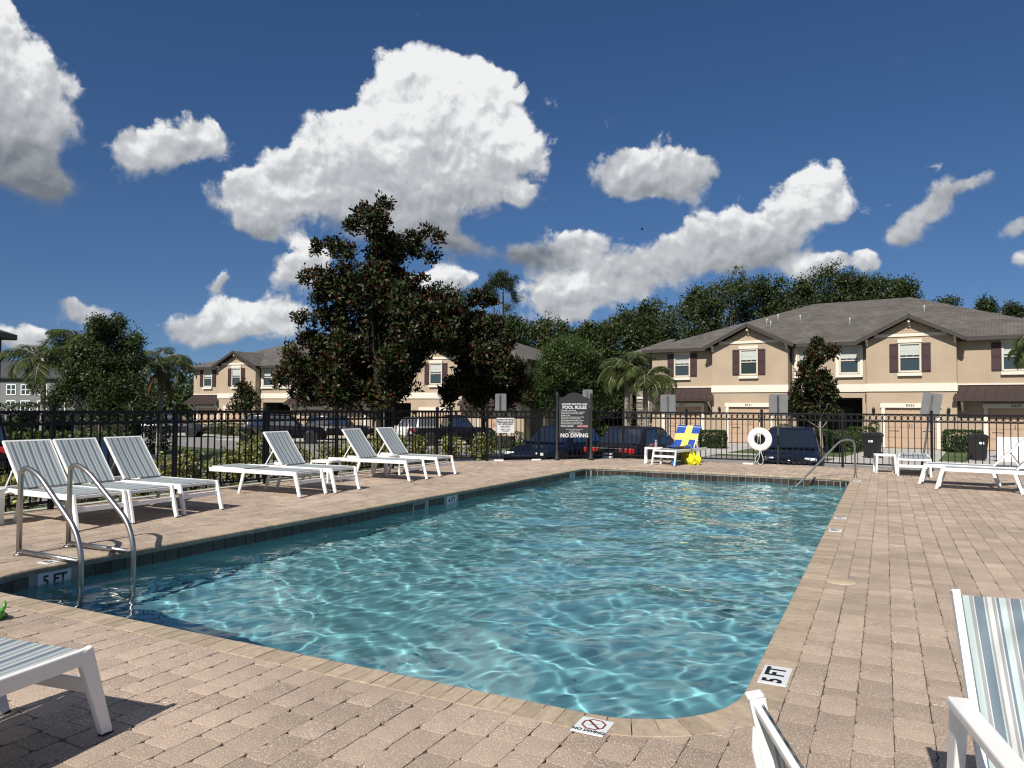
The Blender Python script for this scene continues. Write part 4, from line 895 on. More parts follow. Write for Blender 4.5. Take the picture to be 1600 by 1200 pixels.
car('parked_suv', 'dark grey SUV parked far off by the left townhouse garage', put(-48.3, 38.6), A_(55), 4.7, 1.9, 1.75, 'suv', dgr)
car('parked_pickup', 'black SUV with small red tail lamps on the driveway of the left townhouse', put(-34.6, 36.0), A_(50), 5.2, 1.95, 1.85, 'suv', dkb)
car('parked_suv', 'black SUV behind another black SUV before the left townhouse', put(-35.2, 42.0), A_(60), 4.7, 1.9, 1.75, 'suv', chr_)
car('parked_suv', 'white SUV on the driveway under the dark magnolia', put(-29.2, 42.6), A_(-62), 4.6, 1.9, 1.70, 'suv', wht)
car('parked_pickup', 'black pickup beside the white SUV under the magnolia', put(-24.6, 40.2), A_(40), 5.4, 2.0, 1.90, 'pickup', dkb)
# ------------------------------------------------------------------ townhouses
stucco = principled('tan_stucco', (.375, .295, .215), .92, var=.09, vscale=1.0, bump=.5, bscale=70)
trim = principled('cream_trim', (.64, .595, .51), .7, var=.05); maroon = principled('dark_maroon_shutter', (.040, .016, .018), .6); metal_roof = principled('dark_bronze_metal', (.050, .034, .032), .45, metal=.2, var=.1)
fascia = principled('brown_fascia', (.035, .028, .025), .6); sidingm = principled('tan_siding', (.42, .32, .215), .85); frame_m = principled('beige_window_frame', (.55, .49, .40), .6)
gar = principled('tan_garage_door', (.40, .285, .20), .75, var=.05); dark = principled('porch_shade', (.03, .026, .022), .9); doorm = principled('dark_front_door', (.02, .016, .014), .6)  # porch back wall and ceiling coloured near black for the recess shade
lampm = principled('bronze_lantern', (.012, .011, .010), .5); num_m = principled('black_house_number', (.02, .018, .015), .6)
wglass = principled('window_glass', (.03, .045, .045), .04, spec=.9); blind = principled('window_blind', (.42, .46, .44), .8)
def shingle_mat():
    m = principled('roof_shingles', (.105, .088, .074), .95, var=.0); n = m.node_tree.nodes; l = m.node_tree.links.new; b = n['Principled BSDF']
    t = n.new('ShaderNodeTexCoord'); br = n.new('ShaderNodeTexBrick'); br.inputs['Scale'].default_value = 1; br.inputs['Brick Width'].default_value = .33; br.inputs['Row Height'].default_value = .145; br.inputs['Mortar Size'].default_value = .012
    br.inputs['Color1'].default_value = (.118, .108, .098, 1); br.inputs['Color2'].default_value = (.078, .070, .064, 1); br.inputs['Mortar'].default_value = (.045, .037, .032, 1); br.inputs['Bias'].default_value = 0
    l(t.outputs['UV'], br.inputs[0]); nz_ = n.new('ShaderNodeTexNoise'); nz_.inputs['Scale'].default_value = .9; nz_.inputs['Detail'].default_value = 6; l(t.outputs['UV'], nz_.inputs[0])
    mr = n.new('ShaderNodeMapRange'); mr.inputs['From Min'].default_value = .3; mr.inputs['From Max'].default_value = .7; mr.inputs['To Min'].default_value = .8; mr.inputs['To Max'].default_value = 1.22; l(nz_.outputs[0], mr.inputs[0])
    v = n.new('ShaderNodeVectorMath'); v.operation = 'SCALE'; l(br.outputs['Color'], v.inputs[0]); l(mr.outputs[0], v.inputs['Scale']); l(v.outputs[0], b.inputs['Base Color'])
    bp = n.new('ShaderNodeBump'); bp.inputs['Strength'].default_value = .5; bp.inputs['Distance'].default_value = .02; l(br.outputs['Fac'], bp.inputs['Height']); bp.invert = True; l(bp.outputs[0], b.inputs['Normal'])
    return m
shing = shingle_mat()
def stone_mat():
    m = principled('stacked_stone', (.2, .18, .16), .9); n = m.node_tree.nodes; l = m.node_tree.links.new; b = n['Principled BSDF']
    t = n.new('ShaderNodeTexCoord'); mp = n.new('ShaderNodeMapping'); mp.inputs['Scale'].default_value = (1, 1, 1); mp.inputs['Rotation'].default_value = (R(90), 0, 0); l(t.outputs['Object'], mp.inputs[0])
    br = n.new('ShaderNodeTexBrick'); br.inputs['Scale'].default_value = 1; br.inputs['Brick Width'].default_value = .38; br.inputs['Row Height'].default_value = .13; br.inputs['Mortar Size'].default_value = .012
    br.inputs['Color1'].default_value = (.36, .31, .25, 1); br.inputs['Color2'].default_value = (.10, .088, .08, 1); br.inputs['Mortar'].default_value = (.03, .026, .024, 1); l(mp.outputs[0], br.inputs[0]); l(br.outputs[0], b.inputs['Base Color'])
    bp = n.new('ShaderNodeBump'); bp.inputs['Strength'].default_value = .8; bp.inputs['Distance'].default_value = .05; bp.invert = True; l(br.outputs['Fac'], bp.inputs['Height']); l(bp.outputs[0], b.inputs['Normal']); return m
stone = stone_mat()
def roof_mesh(faces):
    """faces: list of polygons; UVs laid out along the eave and up the slope so that the shingle courses run level"""
    V, F, UV = [], [], []
    for P in faces:
        P = [Vector(p) for p in P]; n_ = (P[1] - P[0]).cross(P[2] - P[0]).normalized()
        if n_.z < 0: P = P[::-1]; n_ = -n_
        h = Vector((0, 0, 1)).cross(n_).normalized(); s_ = n_.cross(h); o = len(V); V += P; F.append(tuple(range(o, o + len(P)))); UV += [(p.dot(h), p.dot(s_)) for p in P]
    me = bpy.data.meshes.new('roof'); me.from_pydata([tuple(v) for v in V], [], F); me.materials.append(shing); u = me.uv_layers.new(name='UVMap')
    for lp in me.loops: u.data[lp.index].uv = UV[lp.vertex_index]
    return me
class House:
    def __init__(s, name, label, loc, rz): s.t = thing(name, label, 'townhouse', loc, rz, 'tan townhouses across the street')
    def window(s, cx, y, zb, zt, w, shutters=True, surround=False):
        t = s.t; f = MB(); h = zt - zb; y -= .003
        for a in (-1, 1): f.box((cx + a * (w / 2 + .03), y - .02, (zb + zt) / 2), (.09, .10, h + .12))
        f.box((cx, y - .02, zt + .03), (w, .10, .09)).box((cx, y - .02, zb - .03), (w, .10, .09)).box((cx, y - .015, (zb + zt) / 2), (w, .07, .055))
        if surround:
            for a in (-1, 1): f.box((cx + a * (w / 2 + .17), y - .03, (zb + zt) / 2 - .02), (.17, .12, h + .34), mi=1)
            f.box((cx, y - .035, zt + .19), (w + .5, .14, .2), mi=1)
        else: f.box((cx, y - .04, zt + .17), (w + .22, .15, .19), mi=1)
        fr = f.build('window', [frame_m, trim], t)
        MB().box((cx, y + .012, (zb + zt) / 2), (w, .02, h)).build('pane', wglass, fr)
        m_ = MB()
        for i in (1, 2): m_.box((cx - w / 2 + w * i / 3, y - .005, zb + h * .75), (.018, .02, h * .48))
        m_.box((cx, y - .005, zb + h * .75), (w, .02, .018)).build('muntin', frame_m, fr)
        MB().box((cx, y + .0, zt - h * .21), (w * .98, .008, h * .40)).build('blind', blind, fr).location = (0, .001, 0)
        MB().box((cx, y - .06, zb - .19), (w + (.22 if not surround else .5), .20, .17)).build('sill', trim, fr)
        if shutters:
            for a in (-1, 1):
                sh = MB(); x = cx + a * (w / 2 + .30); sh.box((x, y - .03, (zb + zt) / 2), (.42, .05, h + .10))
                for z0, z1 in ((zb + .0, zb + h * .50), (zb + h * .56, zt)):
                    for xx in (-1, 1): sh.box((x + xx * .19, y - .062, (z0 + z1) / 2), (.05, .02, z1 - z0))
                    sh.box((x, y - .062, z0 + .02), (.33, .02, .05)).box((x, y - .062, z1 - .02), (.33, .02, .05))
                sh.build('shutter', maroon, t)
    def garage(s, cx, y, w, number=None, zt=2.17):
        t = s.t; f = MB()
        for a in (-1, 1): f.box((cx + a * (w / 2 + .09), y - .045, zt / 2), (.18, .10, zt))
        f.box((cx, y - .05, zt + .12), (w + .46, .12, .24)); fr = f.build('garage_door', [trim], t)
        for k in range(4):
            p = MB(); z0 = zt * k / 4; p.box((cx, y + .06, z0 + zt / 8), (w, .03, zt / 4 - .012))
            for i in range(4):
                xx = cx - w / 2 + w * (i + .5) / 4
                p.box((xx, y + .043, z0 + zt / 8), (w / 4 - .12, .012, zt / 4 - .14))
            p.build('panel', gar, fr)
        hw_ = MB()
        for a in (-1, 1): hw_.box((cx + a * w * .33, y + .035, zt * .42), (w * .2, .02, .03)).box((cx + a * .06, y + .03, zt * .55), (.025, .02, .24))
        hw_.build('strap_hinge', lampm, fr)
        if number: text('house_number', number, .17, num_m, fr, T(cx, y - .115, zt + .12) @ FACE_NY, bold=.003, xs=1.25)
    def lantern(s, x, y, z=2.02):
        MB().lathe([(.03, -.16), (.06, -.12), (.085, .04), (.10, .06), (.05, .13), (.012, .17), (.001, .22)], 8, T(x, y - .14, z)).box((x, y - .05, z - .05), (.06, .14, .03)).build('lantern', lampm, s.t)
    def awning(s, x0, x1, y, zt=3.36, zb=2.66, out=.95):
        a = MB(); P = [(x0, y, zt), (x1, y, zt), (x1 + .25, y - out, zb), (x0 - .25, y - out, zb)]
        lo = [(p[0], p[1], p[2] - .07) for p in P]; a.add(P + lo, [(3, 2, 1, 0), (4, 5, 6, 7), (0, 4, 7, 3), (2, 6, 5, 1), (3, 7, 6, 2), (1, 5, 4, 0)])
        a.box(((x0 + x1) / 2, y - out - .01, zb - .06), (x1 - x0 + .52, .03, .15))
        aw = a.build('awning_roof', metal_roof, s.t); n = max(3, round((x1 - x0) / .42))
        for i in range(n + 1):
            f = i / n; xa = x0 + (x1 - x0) * f; xb = x0 - .25 + (x1 - x0 + .5) * f
            MB().beam((xa, y, zt + .015), (xb, y - out, zb + .015), .03, .04).build('seam', metal_roof, aw)
        for x in (x0 + .12, x1 - .12):
            MB().box((x, y - .06, 2.28), (.11, .12, .62)).beam((x, y - .1, 2.05), (x, y - out + .2, zb - .12), .10, .12).build('bracket', trim, s.t)
    def bay_gable(s, x0, x1, y, ze):
        cx = (x0 + x1) / 2; hw_ = (x1 - x0) / 2 + .45; rise = 1.32; yb = y + 3.6
        ap = (cx, y - .5, ze + rise)
        fcs = [[(cx - hw_, y - .5, ze), (cx, y - .5, ze + rise), (cx, yb, ze + rise), (cx - hw_, yb, ze)], [(cx, y - .5, ze + rise), (cx + hw_, y - .5, ze), (cx + hw_, yb, ze), (cx, yb, ze + rise)]]
        g_ = link('gable_roof', roof_mesh(fcs), s.t)
        b = MB()
        for a in (-1, 1):
            b.beam((cx + a * hw_, y - .5, ze - .11), (cx, y - .5, ze + rise - .11), .06, .20, upv=(0, 0, 1))
            b.beam((cx + a * hw_, y - .25, ze - .04), (cx, y - .25, ze + rise - .04), .48, .03, upv=(0, 0, 1))
        b.build('rake_board', fascia, g_)
        wall_h = MB().prism([(x0, ze - .02), (x1, ze - .02), (cx + .02, ze + rise * .84), (cx - .02, ze + rise * .84)], .12, T(0, y, 0)).build('gable_wall', stucco, s.t)
        z = ze + .34
        w_ = (x1 - x0) * (1 - .36 / (rise * .9)) 
        MB().box((cx, y - .03, ze + .24), ((x1 - x0) * .80, .06, .17)).build('gable_band', trim, s.t)
        k = 0
        while z < ze + rise * .80:
            w_ = (x1 - x0) * max(.0, (1 - (z - ze + .15) / (rise * .84)))
            if w_ > .25: MB().box((cx, y - .015 - .004 * (k % 2), z + .075), (w_, .045, .14), Matrix.Rotation(R(3), 3, 'X')).build('siding_board', sidingm, s.t)
            z += .15; k += 1
        for bx, bz in ((cx, ze + rise * .80), (x0 + .05, ze + .12), (x1 - .05, ze + .12)):
            MB().box((bx, y - .20, bz - .1), (.11, .40, .13)).box((bx, y - .07, bz - .28), (.11, .12, .26)).build('corbel', trim, s.t)
    def shell(s, L, segs, depth, ze, ridge, lamp_nums, ov=.5):
        """segs: (kind, x0, x1)"""
        t = s.t; w = MB(); band = MB()
        for kd, x0, x1 in segs:
            y = -.6 if kd == 'bay' else 0.
            if kd == 'porch':
                w.box(((x0 + x1) / 2, y + .15, (2.72 + ze) / 2), (x1 - x0 - .004, .3, ze - 2.72)).box((x0 + .15, y + .15, 1.36), (.3, .3, 2.716)).box((x1 - .15, y + .15, 1.36), (.3, .3, 2.716))
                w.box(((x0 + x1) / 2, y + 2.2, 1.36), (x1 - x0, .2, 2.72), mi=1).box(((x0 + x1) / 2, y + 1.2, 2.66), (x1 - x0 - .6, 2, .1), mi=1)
            else:
                c = (x0 + x1) / 2; gw = 2.44; g0, g1 = c - gw / 2, c + gw / 2; d = 1.2
                w.box(((x0 + g0) / 2, y + d / 2, ze / 2), (g0 - x0, d, ze)).box(((x1 + g1) / 2, y + d / 2, ze / 2), (x1 - g1, d, ze)).box((c, y + d / 2, (2.2 + ze) / 2), (gw - .004, d - .004, ze - 2.2))
        w.box((L / 2, 1.4 + depth / 2 + 1.2, ze / 2), (L - .01, depth - 1.4 - .6, ze - .01))
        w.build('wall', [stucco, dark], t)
        for kd, x0, x1 in segs:
            y = -.6 if kd == 'bay' else 0.; c = (x0 + x1) / 2; wd = x1 - x0
            if kd == 'bay':
                s.window(c, y, 4.16, 5.60, .94); s.garage(c, y, 2.44, lamp_nums.get(c and (kd, x0))); s.lantern(c - 1.78, y); s.lantern(c + 1.78, y); s.bay_gable(x0, x1, y, ze)
                MB().box((c, y - .035, 3.27), (wd + .08, .07, .43)).build('belt_band', trim, t)
            elif kd == 'wing':
                s.window(c - .05, y, 4.16, 5.50, .94); s.garage(c, y, 2.44, lamp_nums.get((kd, x0))); s.awning(x0 + .10, x1 - .10, y); s.lantern(c + (1.75), y)
                MB().box((c, y - .03, 3.42), (wd - .02, .06, .08)).build('belt_band', trim, t)
            else:
                s.window(c - wd * .27, y, 4.16, 5.52, .92, False, True); s.window(c + wd * .27, y, 4.16, 5.52, .92, False, True)
                MB().box((c, y - .035, 3.27), (wd - .1, .07, .43)).build('belt_band', trim, t)
                MB().box((c + .5, y + 2.08, 1.1), (.95, .06, 2.2)).box((c + .5, y + 2.05, 1.62), (.6, .02, .7)).build('front_door', doorm, t)
                f = MB(); f.box((c - .9, y + 2.06, 1.35), (.9, .08, 1.5)).build('porch_window', wglass, t)
        for kd, x0, x1 in segs:
            if kd == 'porch':
                for xx in (x0 + .06, x1 - .06): MB().box((xx, -.06, (ze + .1) / 2), (.08, .09, ze - .3)).box((xx, -.20, ze - .2), (.08, .34, .08)).build('downspout', fascia, t)
        # hip roof with fascia boards
        x0, x1, y0, y1 = -ov, L + ov, -ov, depth + ov; r0, r1 = ridge; ym = (y0 + y1) / 2; zr = ze + (ym - y0) * .43; zo = ze + .02
        A, B, C_, D = (x0, y0, zo), (x1, y0, zo), (x1, y1, zo), (x0, y1, zo); E, G_ = (r0, ym, zr), (r1, ym, zr)
        rf = link('roof', roof_mesh([[A, B, G_, E], [B, C_, G_], [C_, D, E, G_], [D, A, E]]), t)
        fb = MB(); fb.beam((x0, y0, ze - .09), (x1, y0, ze - .09), .05, .20).beam((x1, y0, ze - .09), (x1, y1, ze - .09), .05, .20).beam((x0, y0, ze - .09), (x0, y1, ze - .09), .05, .20)
        fb.box(((x0 + x1) / 2, y0 + .3, ze - .165), (x1 - x0 - .1, .55, .03)).build('fascia', fascia, rf)
        q = random.Random(int(L * 10))
        for k in range(6):
            fx = q.uniform(.28, .72) * L; fy = q.uniform(.30, .8) * ym; z = zo + (fy - y0) * .43
            MB().lathe([(.04, -.1), (.04, .32), (.05, .33), (.05, .36), (.001, .37)], 8, T(fx, fy, z)).build('vent_pipe', whitep, rf)
BZ = -.58; DIRR = math.atan2(-.13248, .99119)
hR = House('townhouse_block', 'tan townhouse block with two gabled bays, right of the pool rules board', (-13.73, 47.64, BZ), DIRR)
nums = {('wing', 0.0): '8317', ('bay', 4.27): '8321', ('bay', 13.0): '8325', ('wing', 17.3): '8329'}
hR.shell(22.4, [('wing', 0.0, 4.27), ('bay', 4.27, 8.8), ('porch', 8.8, 13.0), ('bay', 13.0, 17.3), ('wing', 17.3, 22.4)], 14.5, 5.86, (8.6, 14.4), nums)
MB().box((-.70, 2.6, 2.86), (1.4, 4.0, 5.72)).build('stone_side', stone, hR.t)
sr = link('side_roof', roof_mesh([[(-1.85, .1, 5.74), (.3, .1, 5.74), (.3, 3.4, 6.9), (-.2, 3.4, 6.9)], [(-1.85, 6.5, 5.74), (-1.85, .1, 5.74), (-.2, 3.4, 6.9)]]), hR.t); MB().beam((-1.85, .1, 5.66), (0, .1, 5.66), .05, .2).build('fascia', fascia, sr)
MB().box((-.75, .57, 2.75), (1.2, .08, .12)).box((-.55, .56, 1.5), (.14, .08, 3.0)).build('porch_trim', trim, hR.t)
nums = {}
hL = House('townhouse_block', 'tan townhouse block half hidden behind the dark magnolia on the left', (-55.8, 46.5, -.98), 0)
hL.shell(33.2, [('wing', 0.0, 3.8), ('bay', 3.8, 8.2), ('porch', 8.2, 11.9), ('wing', 11.9, 16.1), ('wing', 16.1, 20.1), ('porch', 20.1, 24.1), ('bay', 24.1, 28.5), ('wing', 28.5, 33.2)], 14.5, 5.80, (9.2, 24.5), nums)
# far grey apartment block and a dark corner roof at the left picture edge
greyw = principled('grey_siding', (.17, .175, .18), .85); brickr = principled('red_brick', (.20, .05, .04), .9, var=.2, vscale=3); groof = principled('grey_roof', (.045, .048, .055), .9, var=.1)
t = thing('apartment_block', 'far grey apartment block with white windows at the left edge', 'building', (-107.5, 57.5, -1.0), math.atan2(2.5, 5.3))
MB().box((4.0, 4, 3.6), (15, 8, 5.2)).build('wall', greyw, t); MB().box((4.0, 3.95, .5), (15.1, 8, 1.0)).build('base_wall', greyw, t); MB().box((-1.2, -.09, 1.25), (1.6, .1, .7)).build('brick_panel', brickr, t)
o = MB().add([(-4, -.5, 6.1), (12, -.5, 6.1), (12, 4, 8.6), (-4, 4, 8.6), (12, 8.5, 6.1), (-4, 8.5, 6.1)], [(0, 1, 2, 3), (3, 2, 4, 5), (1, 4, 2), (0, 3, 5)]).build('roof', groof, t); MB().box((4, -.5, 6.0), (16, .1, .25)).build('fascia', fascia, o)
for x in (-1.6, 2.2, 4.2, 6.5, 9.0):
    for z in (2.2, 4.4):
        f = MB()
        for a in (-1, 0, 1): f.box((x + a * .62, -.03, z), (.11, .08, 1.4))
        f.box((x, -.03, z + .68), (1.3, .08, .12)).box((x, -.03, z - .68), (1.3, .08, .12)).box((x, -.03, z), (1.3, .08, .08)); f = f.build('window', whitep, t)
        MB().box((x, -.01, z), (1.2, .04, 1.34)).build('pane', wglass, f)
drw = principled('dark_brick', (.055, .03, .028), .9, var=.3, vscale=4)
t = thing('corner_house', 'dark roof corner of a house cut by the left picture edge', 'house', (-34.35, 15.95, -.9), R(40))
MB().box((-4.0, 4.0, 2.9), (7.0, 7.0, 5.8)).build('wall', drw, t)
o = MB().add([(-9, -.5, 5.85), (.05, -.5, 5.85), (.05, 8, 5.85), (-9, 8, 5.85), (-4, 3.7, 7.4)], [(0, 1, 4), (1, 2, 4), (2, 3, 4), (3, 0, 4)]).build('roof', groof, t); MB().box((-4.5, -.47, 5.72), (9.1, .06, .26)).box((.02, 3.7, 5.72), (.06, 8.4, .26)).box((-4.5, 3.7, 5.6), (9, 8.4, .04)).build('fascia', fascia, o)
MB().box((-.53, .44, 4.0), (.35, .12, 3.2)).build('white_panel', whitep, t)
# driveways and front walks
fl_ = lambda s, o: (-13.73 + .99119 * s + .13248 * o, 47.64 - .13248 * s + .99119 * o)
for s0, s1 in ((.6, 3.7), (5.0, 8.1), (13.6, 16.8), (18.2, 21.4)):
    sheet('driveway', [fl_(s0, -15.5), fl_(s1 + .6, -15.5), fl_(s1, .7), fl_(s0, .7)], .014 + .001 * s0 * .1, conc, 2.0)
sheet('pavement', [(-16, 35.6), (14, 31.9), (14, 33.1), (-16, 36.8)], .020, conc, 2.0)
for x0, x1 in ((-55, -52.6), (-51.2, -48.4), (-43.6, -40.6), (-39.5, -36.4), (-31, -28.2), (-26.5, -23.4)):
    sheet('driveway', [(x0 + 1, 37.0), (x1 + 1, 36.6), (x1, 46.9), (x0, 46.9)], .014, conc, 2.0)
sheet('pavement', [(-62, 42.2), (-30, 39.0), (-30, 40.1), (-62, 43.3)], .022, conc, 2.0)
# wheelie bins and a white board
binm = principled('black_bin_plastic', (.008, .008, .009), .5)
def wbin(x, y, rz, label, lidm=None):
    t = thing('wheelie_bin', label, 'bin', (x, y, GZ(x, y) + .02), rz, 'wheelie bins on the driveways')
    V = [(-.24, -.28, .06), (.24, -.28, .06), (.24, .22, .06), (-.24, .22, .06), (-.30, -.36, .98), (.30, -.36, .98), (.30, .34, .98), (-.30, .34, .98)]
    MB().add(V, [(3, 2, 1, 0), (4, 5, 6, 7), (0, 1, 5, 4), (1, 2, 6, 5), (2, 3, 7, 6), (3, 0, 4, 7)]).box((0, 0, .95), (.66, .78, .06)).build('bin_body', binm, t)
    MB().add([(-.33, -.40, .985), (.33, -.40, .985), (.33, .36, 1.0), (-.33, .36, 1.0), (-.26, -.30, 1.06), (.26, -.30, 1.06), (.26, .28, 1.09), (-.26, .28, 1.09)], [(4, 5, 6, 7), (0, 1, 5, 4), (1, 2, 6, 5), (2, 3, 7, 6), (3, 0, 4, 7)]).build('lid', lidm or binm, t)
    for sg in (-1, 1): MB().lathe([(.001, -.03), (.13, -.03), (.13, .03), (.001, .03)], 12, T(sg * .27, .26, .13) @ Matrix.Rotation(R(90), 4, 'Y')).build('wheel', binm, t)
    MB().tube([(-.2, .40, .94), (.2, .40, .94)], .018, 6).build('handle', binm, t)
    MB().box((.05, -.345, .72), (.18, .012, .09), Matrix.Rotation(R(-5), 3, 'X')).build('white_print', labelmat, t)
    return t
wbin(-5.75, 39.6, R(-8), 'black wheelie bin with a yellow lid behind the lifebuoy', principled('yellow_bin_lid', (.55, .38, .03), .5))
wbin(-.5, 35.4, R(-20), 'black wheelie bin beside the small table end of the far fence')
wbin(3.42, 36.2, R(10), 'black wheelie bin in front of the clipped hedge by garage 8329'); wbin(-35.4, 33.4, R(-40), 'black wheelie bin on the grass before the left townhouse')
t = tag(MB().box((0, 0, .5), (1.0, .06, 1.0), bev=.01).box((-.4, .15, .03), (.06, .4, .06)).box((.4, .15, .03), (.06, .4, .06)).build('white_board', whitep), 'plain white board standing on the driveway at the right picture edge', 'board'); t.location = (4.5, 35.6, GZ(4.5, 35.6) + .02)
# ------------------------------------------------------------------ trees, palms, hedges
barkm = principled('grey_bark', (.10, .082, .065), .95, var=.3, vscale=6, bump=.8, bscale=25); darkbark = principled('dark_bark', (.030, .026, .021), .95, var=.3, vscale=6, bump=.8, bscale=25); palebark = principled('pale_bark', (.26, .235, .20), .95, var=.25, vscale=6, bump=.5, bscale=25)
M_mag = leafmat('magnolia_leaf', (.010, .022, .007), (.028, .048, .012), under=(.034, .018, .010), rough=.48, trans=.10, c3=(.085, .030, .014))
M_mag.node_tree.nodes['Principled BSDF'].inputs['Specular IOR Level'].default_value = .22
M_oak = leafmat('oak_leaf', (.020, .038, .010), (.055, .078, .018), rough=.5, trans=.3)
M_oak2 = leafmat('light_oak_leaf', (.030, .058, .014), (.075, .115, .025), rough=.5, trans=.32)
M_for = leafmat('forest_leaf', (.020, .036, .010), (.052, .074, .018), rough=.55, trans=.25)
M_for2 = leafmat('forest_leaf_olive', (.030, .046, .013), (.072, .090, .025), rough=.55, trans=.25)
M_palm = leafmat('palm_leaflet', (.045, .072, .017), (.095, .125, .036), rough=.45, trans=.3, c3=(.13, .13, .035))
M_pine = leafmat('pine_needle', (.018, .035, .010), (.045, .062, .020), rough=.6, trans=.15)
M_hedge = leafmat('hedge_leaf', (.020, .042, .010), (.050, .085, .018), rough=.45, trans=.25)
M_vari = leafmat('variegated_leaf', (.07, .10, .02), (.28, .27, .08), rough=.45, trans=.3, c3=(.42, .40, .16))
M_flow = leafmat('white_petal', (.75, .73, .66), (.8, .78, .72), trans=.3); M_dead = leafmat('dry_frond', (.16, .09, .04), (.22, .13, .06), trans=.2)
def unit(a): return a / np.maximum(np.linalg.norm(a, axis=-1, keepdims=True), 1e-6)
def leaf_mesh(name, P, A, Nn, Ls, W, mat):
    """diamond leaves, slightly folded along the midrib: base point, axis, normal, length, width"""
    n = len(P); A = unit(A); S_ = unit(np.cross(A, Nn)); Nn = np.cross(S_, A); Ls = np.broadcast_to(np.asarray(Ls, float), (n,))[:, None]; W = np.broadcast_to(np.asarray(W, float), (n,))[:, None]
    b = P; tip = P + A * Ls - Nn * Ls * .08; l = P + A * Ls * .48 + S_ * W / 2 + Nn * W * .12; r = P + A * Ls * .48 - S_ * W / 2 + Nn * W * .12
    V = np.stack([b, l, tip, r], 1).reshape(-1, 3); F = np.arange(4 * n).reshape(-1, 4)
    return np_mesh(name, V, F, mat)
def crown_leaves(lobes, n, size, k, rc, g, shell=.55, up=.35, flat=1., aspect=.45, nsub=11):
    sub_ = []
    for l in lobes: # every lobe breaks up into smaller clumps with gaps between
        for q in range(nsub):
            d = unit(g.normal(size=3) + np.array([0, 0, .25])); f = g.uniform(.45, .95); sub_.append((l[0] + d[0] * l[3] * f, l[1] + d[1] * l[3] * f, l[2] + d[2] * l[3] * f * flat, l[3] * g.uniform(.26, .50)))
    if nsub: lobes = sub_ + [(l[0], l[1], l[2], l[3] * .68) for l in lobes]
    C = np.array([l[:3] for l in lobes]); Rr = np.array([l[3] for l in lobes]); nt = max(1, n // k)
    pr = Rr ** 2; idx = g.choice(len(lobes), nt, p=pr / pr.sum()); d = unit(g.normal(size=(nt, 3))); rad = (shell + (1 - shell) * g.random(nt) ** .6)
    rad *= g.uniform(.82, 1.14, nt); tips = C[idx] + d * (Rr[idx] * rad)[:, None] * np.array([1, 1, flat])
    P = np.repeat(tips, k, 0) + g.normal(size=(nt * k, 3)) * rc; out = np.repeat(d, k, 0); m = len(P)
    A = unit(out * .55 + g.normal(size=(m, 3)) * .75 + np.array([0, 0, up])); Nn = unit(out * .6 + g.normal(size=(m, 3)) * .42 + np.array([0, 0, .7]))
    return P, A, Nn, size * g.uniform(.65, 1.25, m), size * aspect * g.uniform(.8, 1.2, m), tips
def tree(name, label, base, lobes, n, size, mat, bark, r0, seed, k=9, rc=.16, group=None, shell=.55, limbs=10, flat=1., extra=None, nsub=11, aspect=.45, split=.35, cat='tree', lean=(0, 0)):
    g = np.random.default_rng(seed); t = thing(name, label, cat, base, 0, group); B = np.array(base); lb = [(l[0] - B[0], l[1] - B[1], l[2] - B[2], l[3]) for l in lobes]
    P, A, Nn, Ls, W, tips = crown_leaves(lb, n, size, k, rc, g, shell, flat=flat, nsub=nsub, aspect=aspect)
    keep = P[:, 2] > .12; link('crown', leaf_mesh('crown', P[keep], A[keep], Nn[keep], Ls[keep], W[keep], mat), t)
    top = max(l[2] + .3 * l[3] for l in lb); fork = split * top; mb = MB(); c = np.array(lb)[:, :2].mean(0)
    tp = [Vector((0, 0, -.25)), Vector((0, 0, 0)), Vector((c[0] * .1, c[1] * .1, fork * .5)), Vector((c[0] * .3, c[1] * .3, fork)), Vector((c[0] * .6, c[1] * .6, (fork + top) / 2)), Vector((c[0] * .9, c[1] * .9, top * .86))]
    mb.tube(tp, [r0 * 1.5, r0 * 1.15, r0 * .95, r0 * .85, r0 * .5, r0 * .12], 9)
    o = sorted(lb, key=lambda l: -l[3])[:limbs]
    for l in o:
        f = min(.95, max(.25, (l[2] - l[3] * .9) / top)); zs = top * f * .85; kx = min(1, zs / max(top, .1)); s_ = Vector((c[0] * kx * .8, c[1] * kx * .8, max(fork * .8, zs * .8)))
        e = Vector(l[:3]); md = s_ * .5 + e * .5 + Vector((0, 0, -.1 * l[3])); mb.tube([s_, md, e], [r0 * .42, r0 * .28, r0 * .1], 6)
        for q in range(3):
            tt = tips[g.integers(len(tips))]; 
            if np.linalg.norm(tt - np.array(l[:3])) < l[3] * 1.6: mb.tube([e, Vector(tt)], [r0 * .12, r0 * .03], 4)
    mb.build('trunk', bark, t)
    return t, lb, g
GM = 'dark magnolia trees'
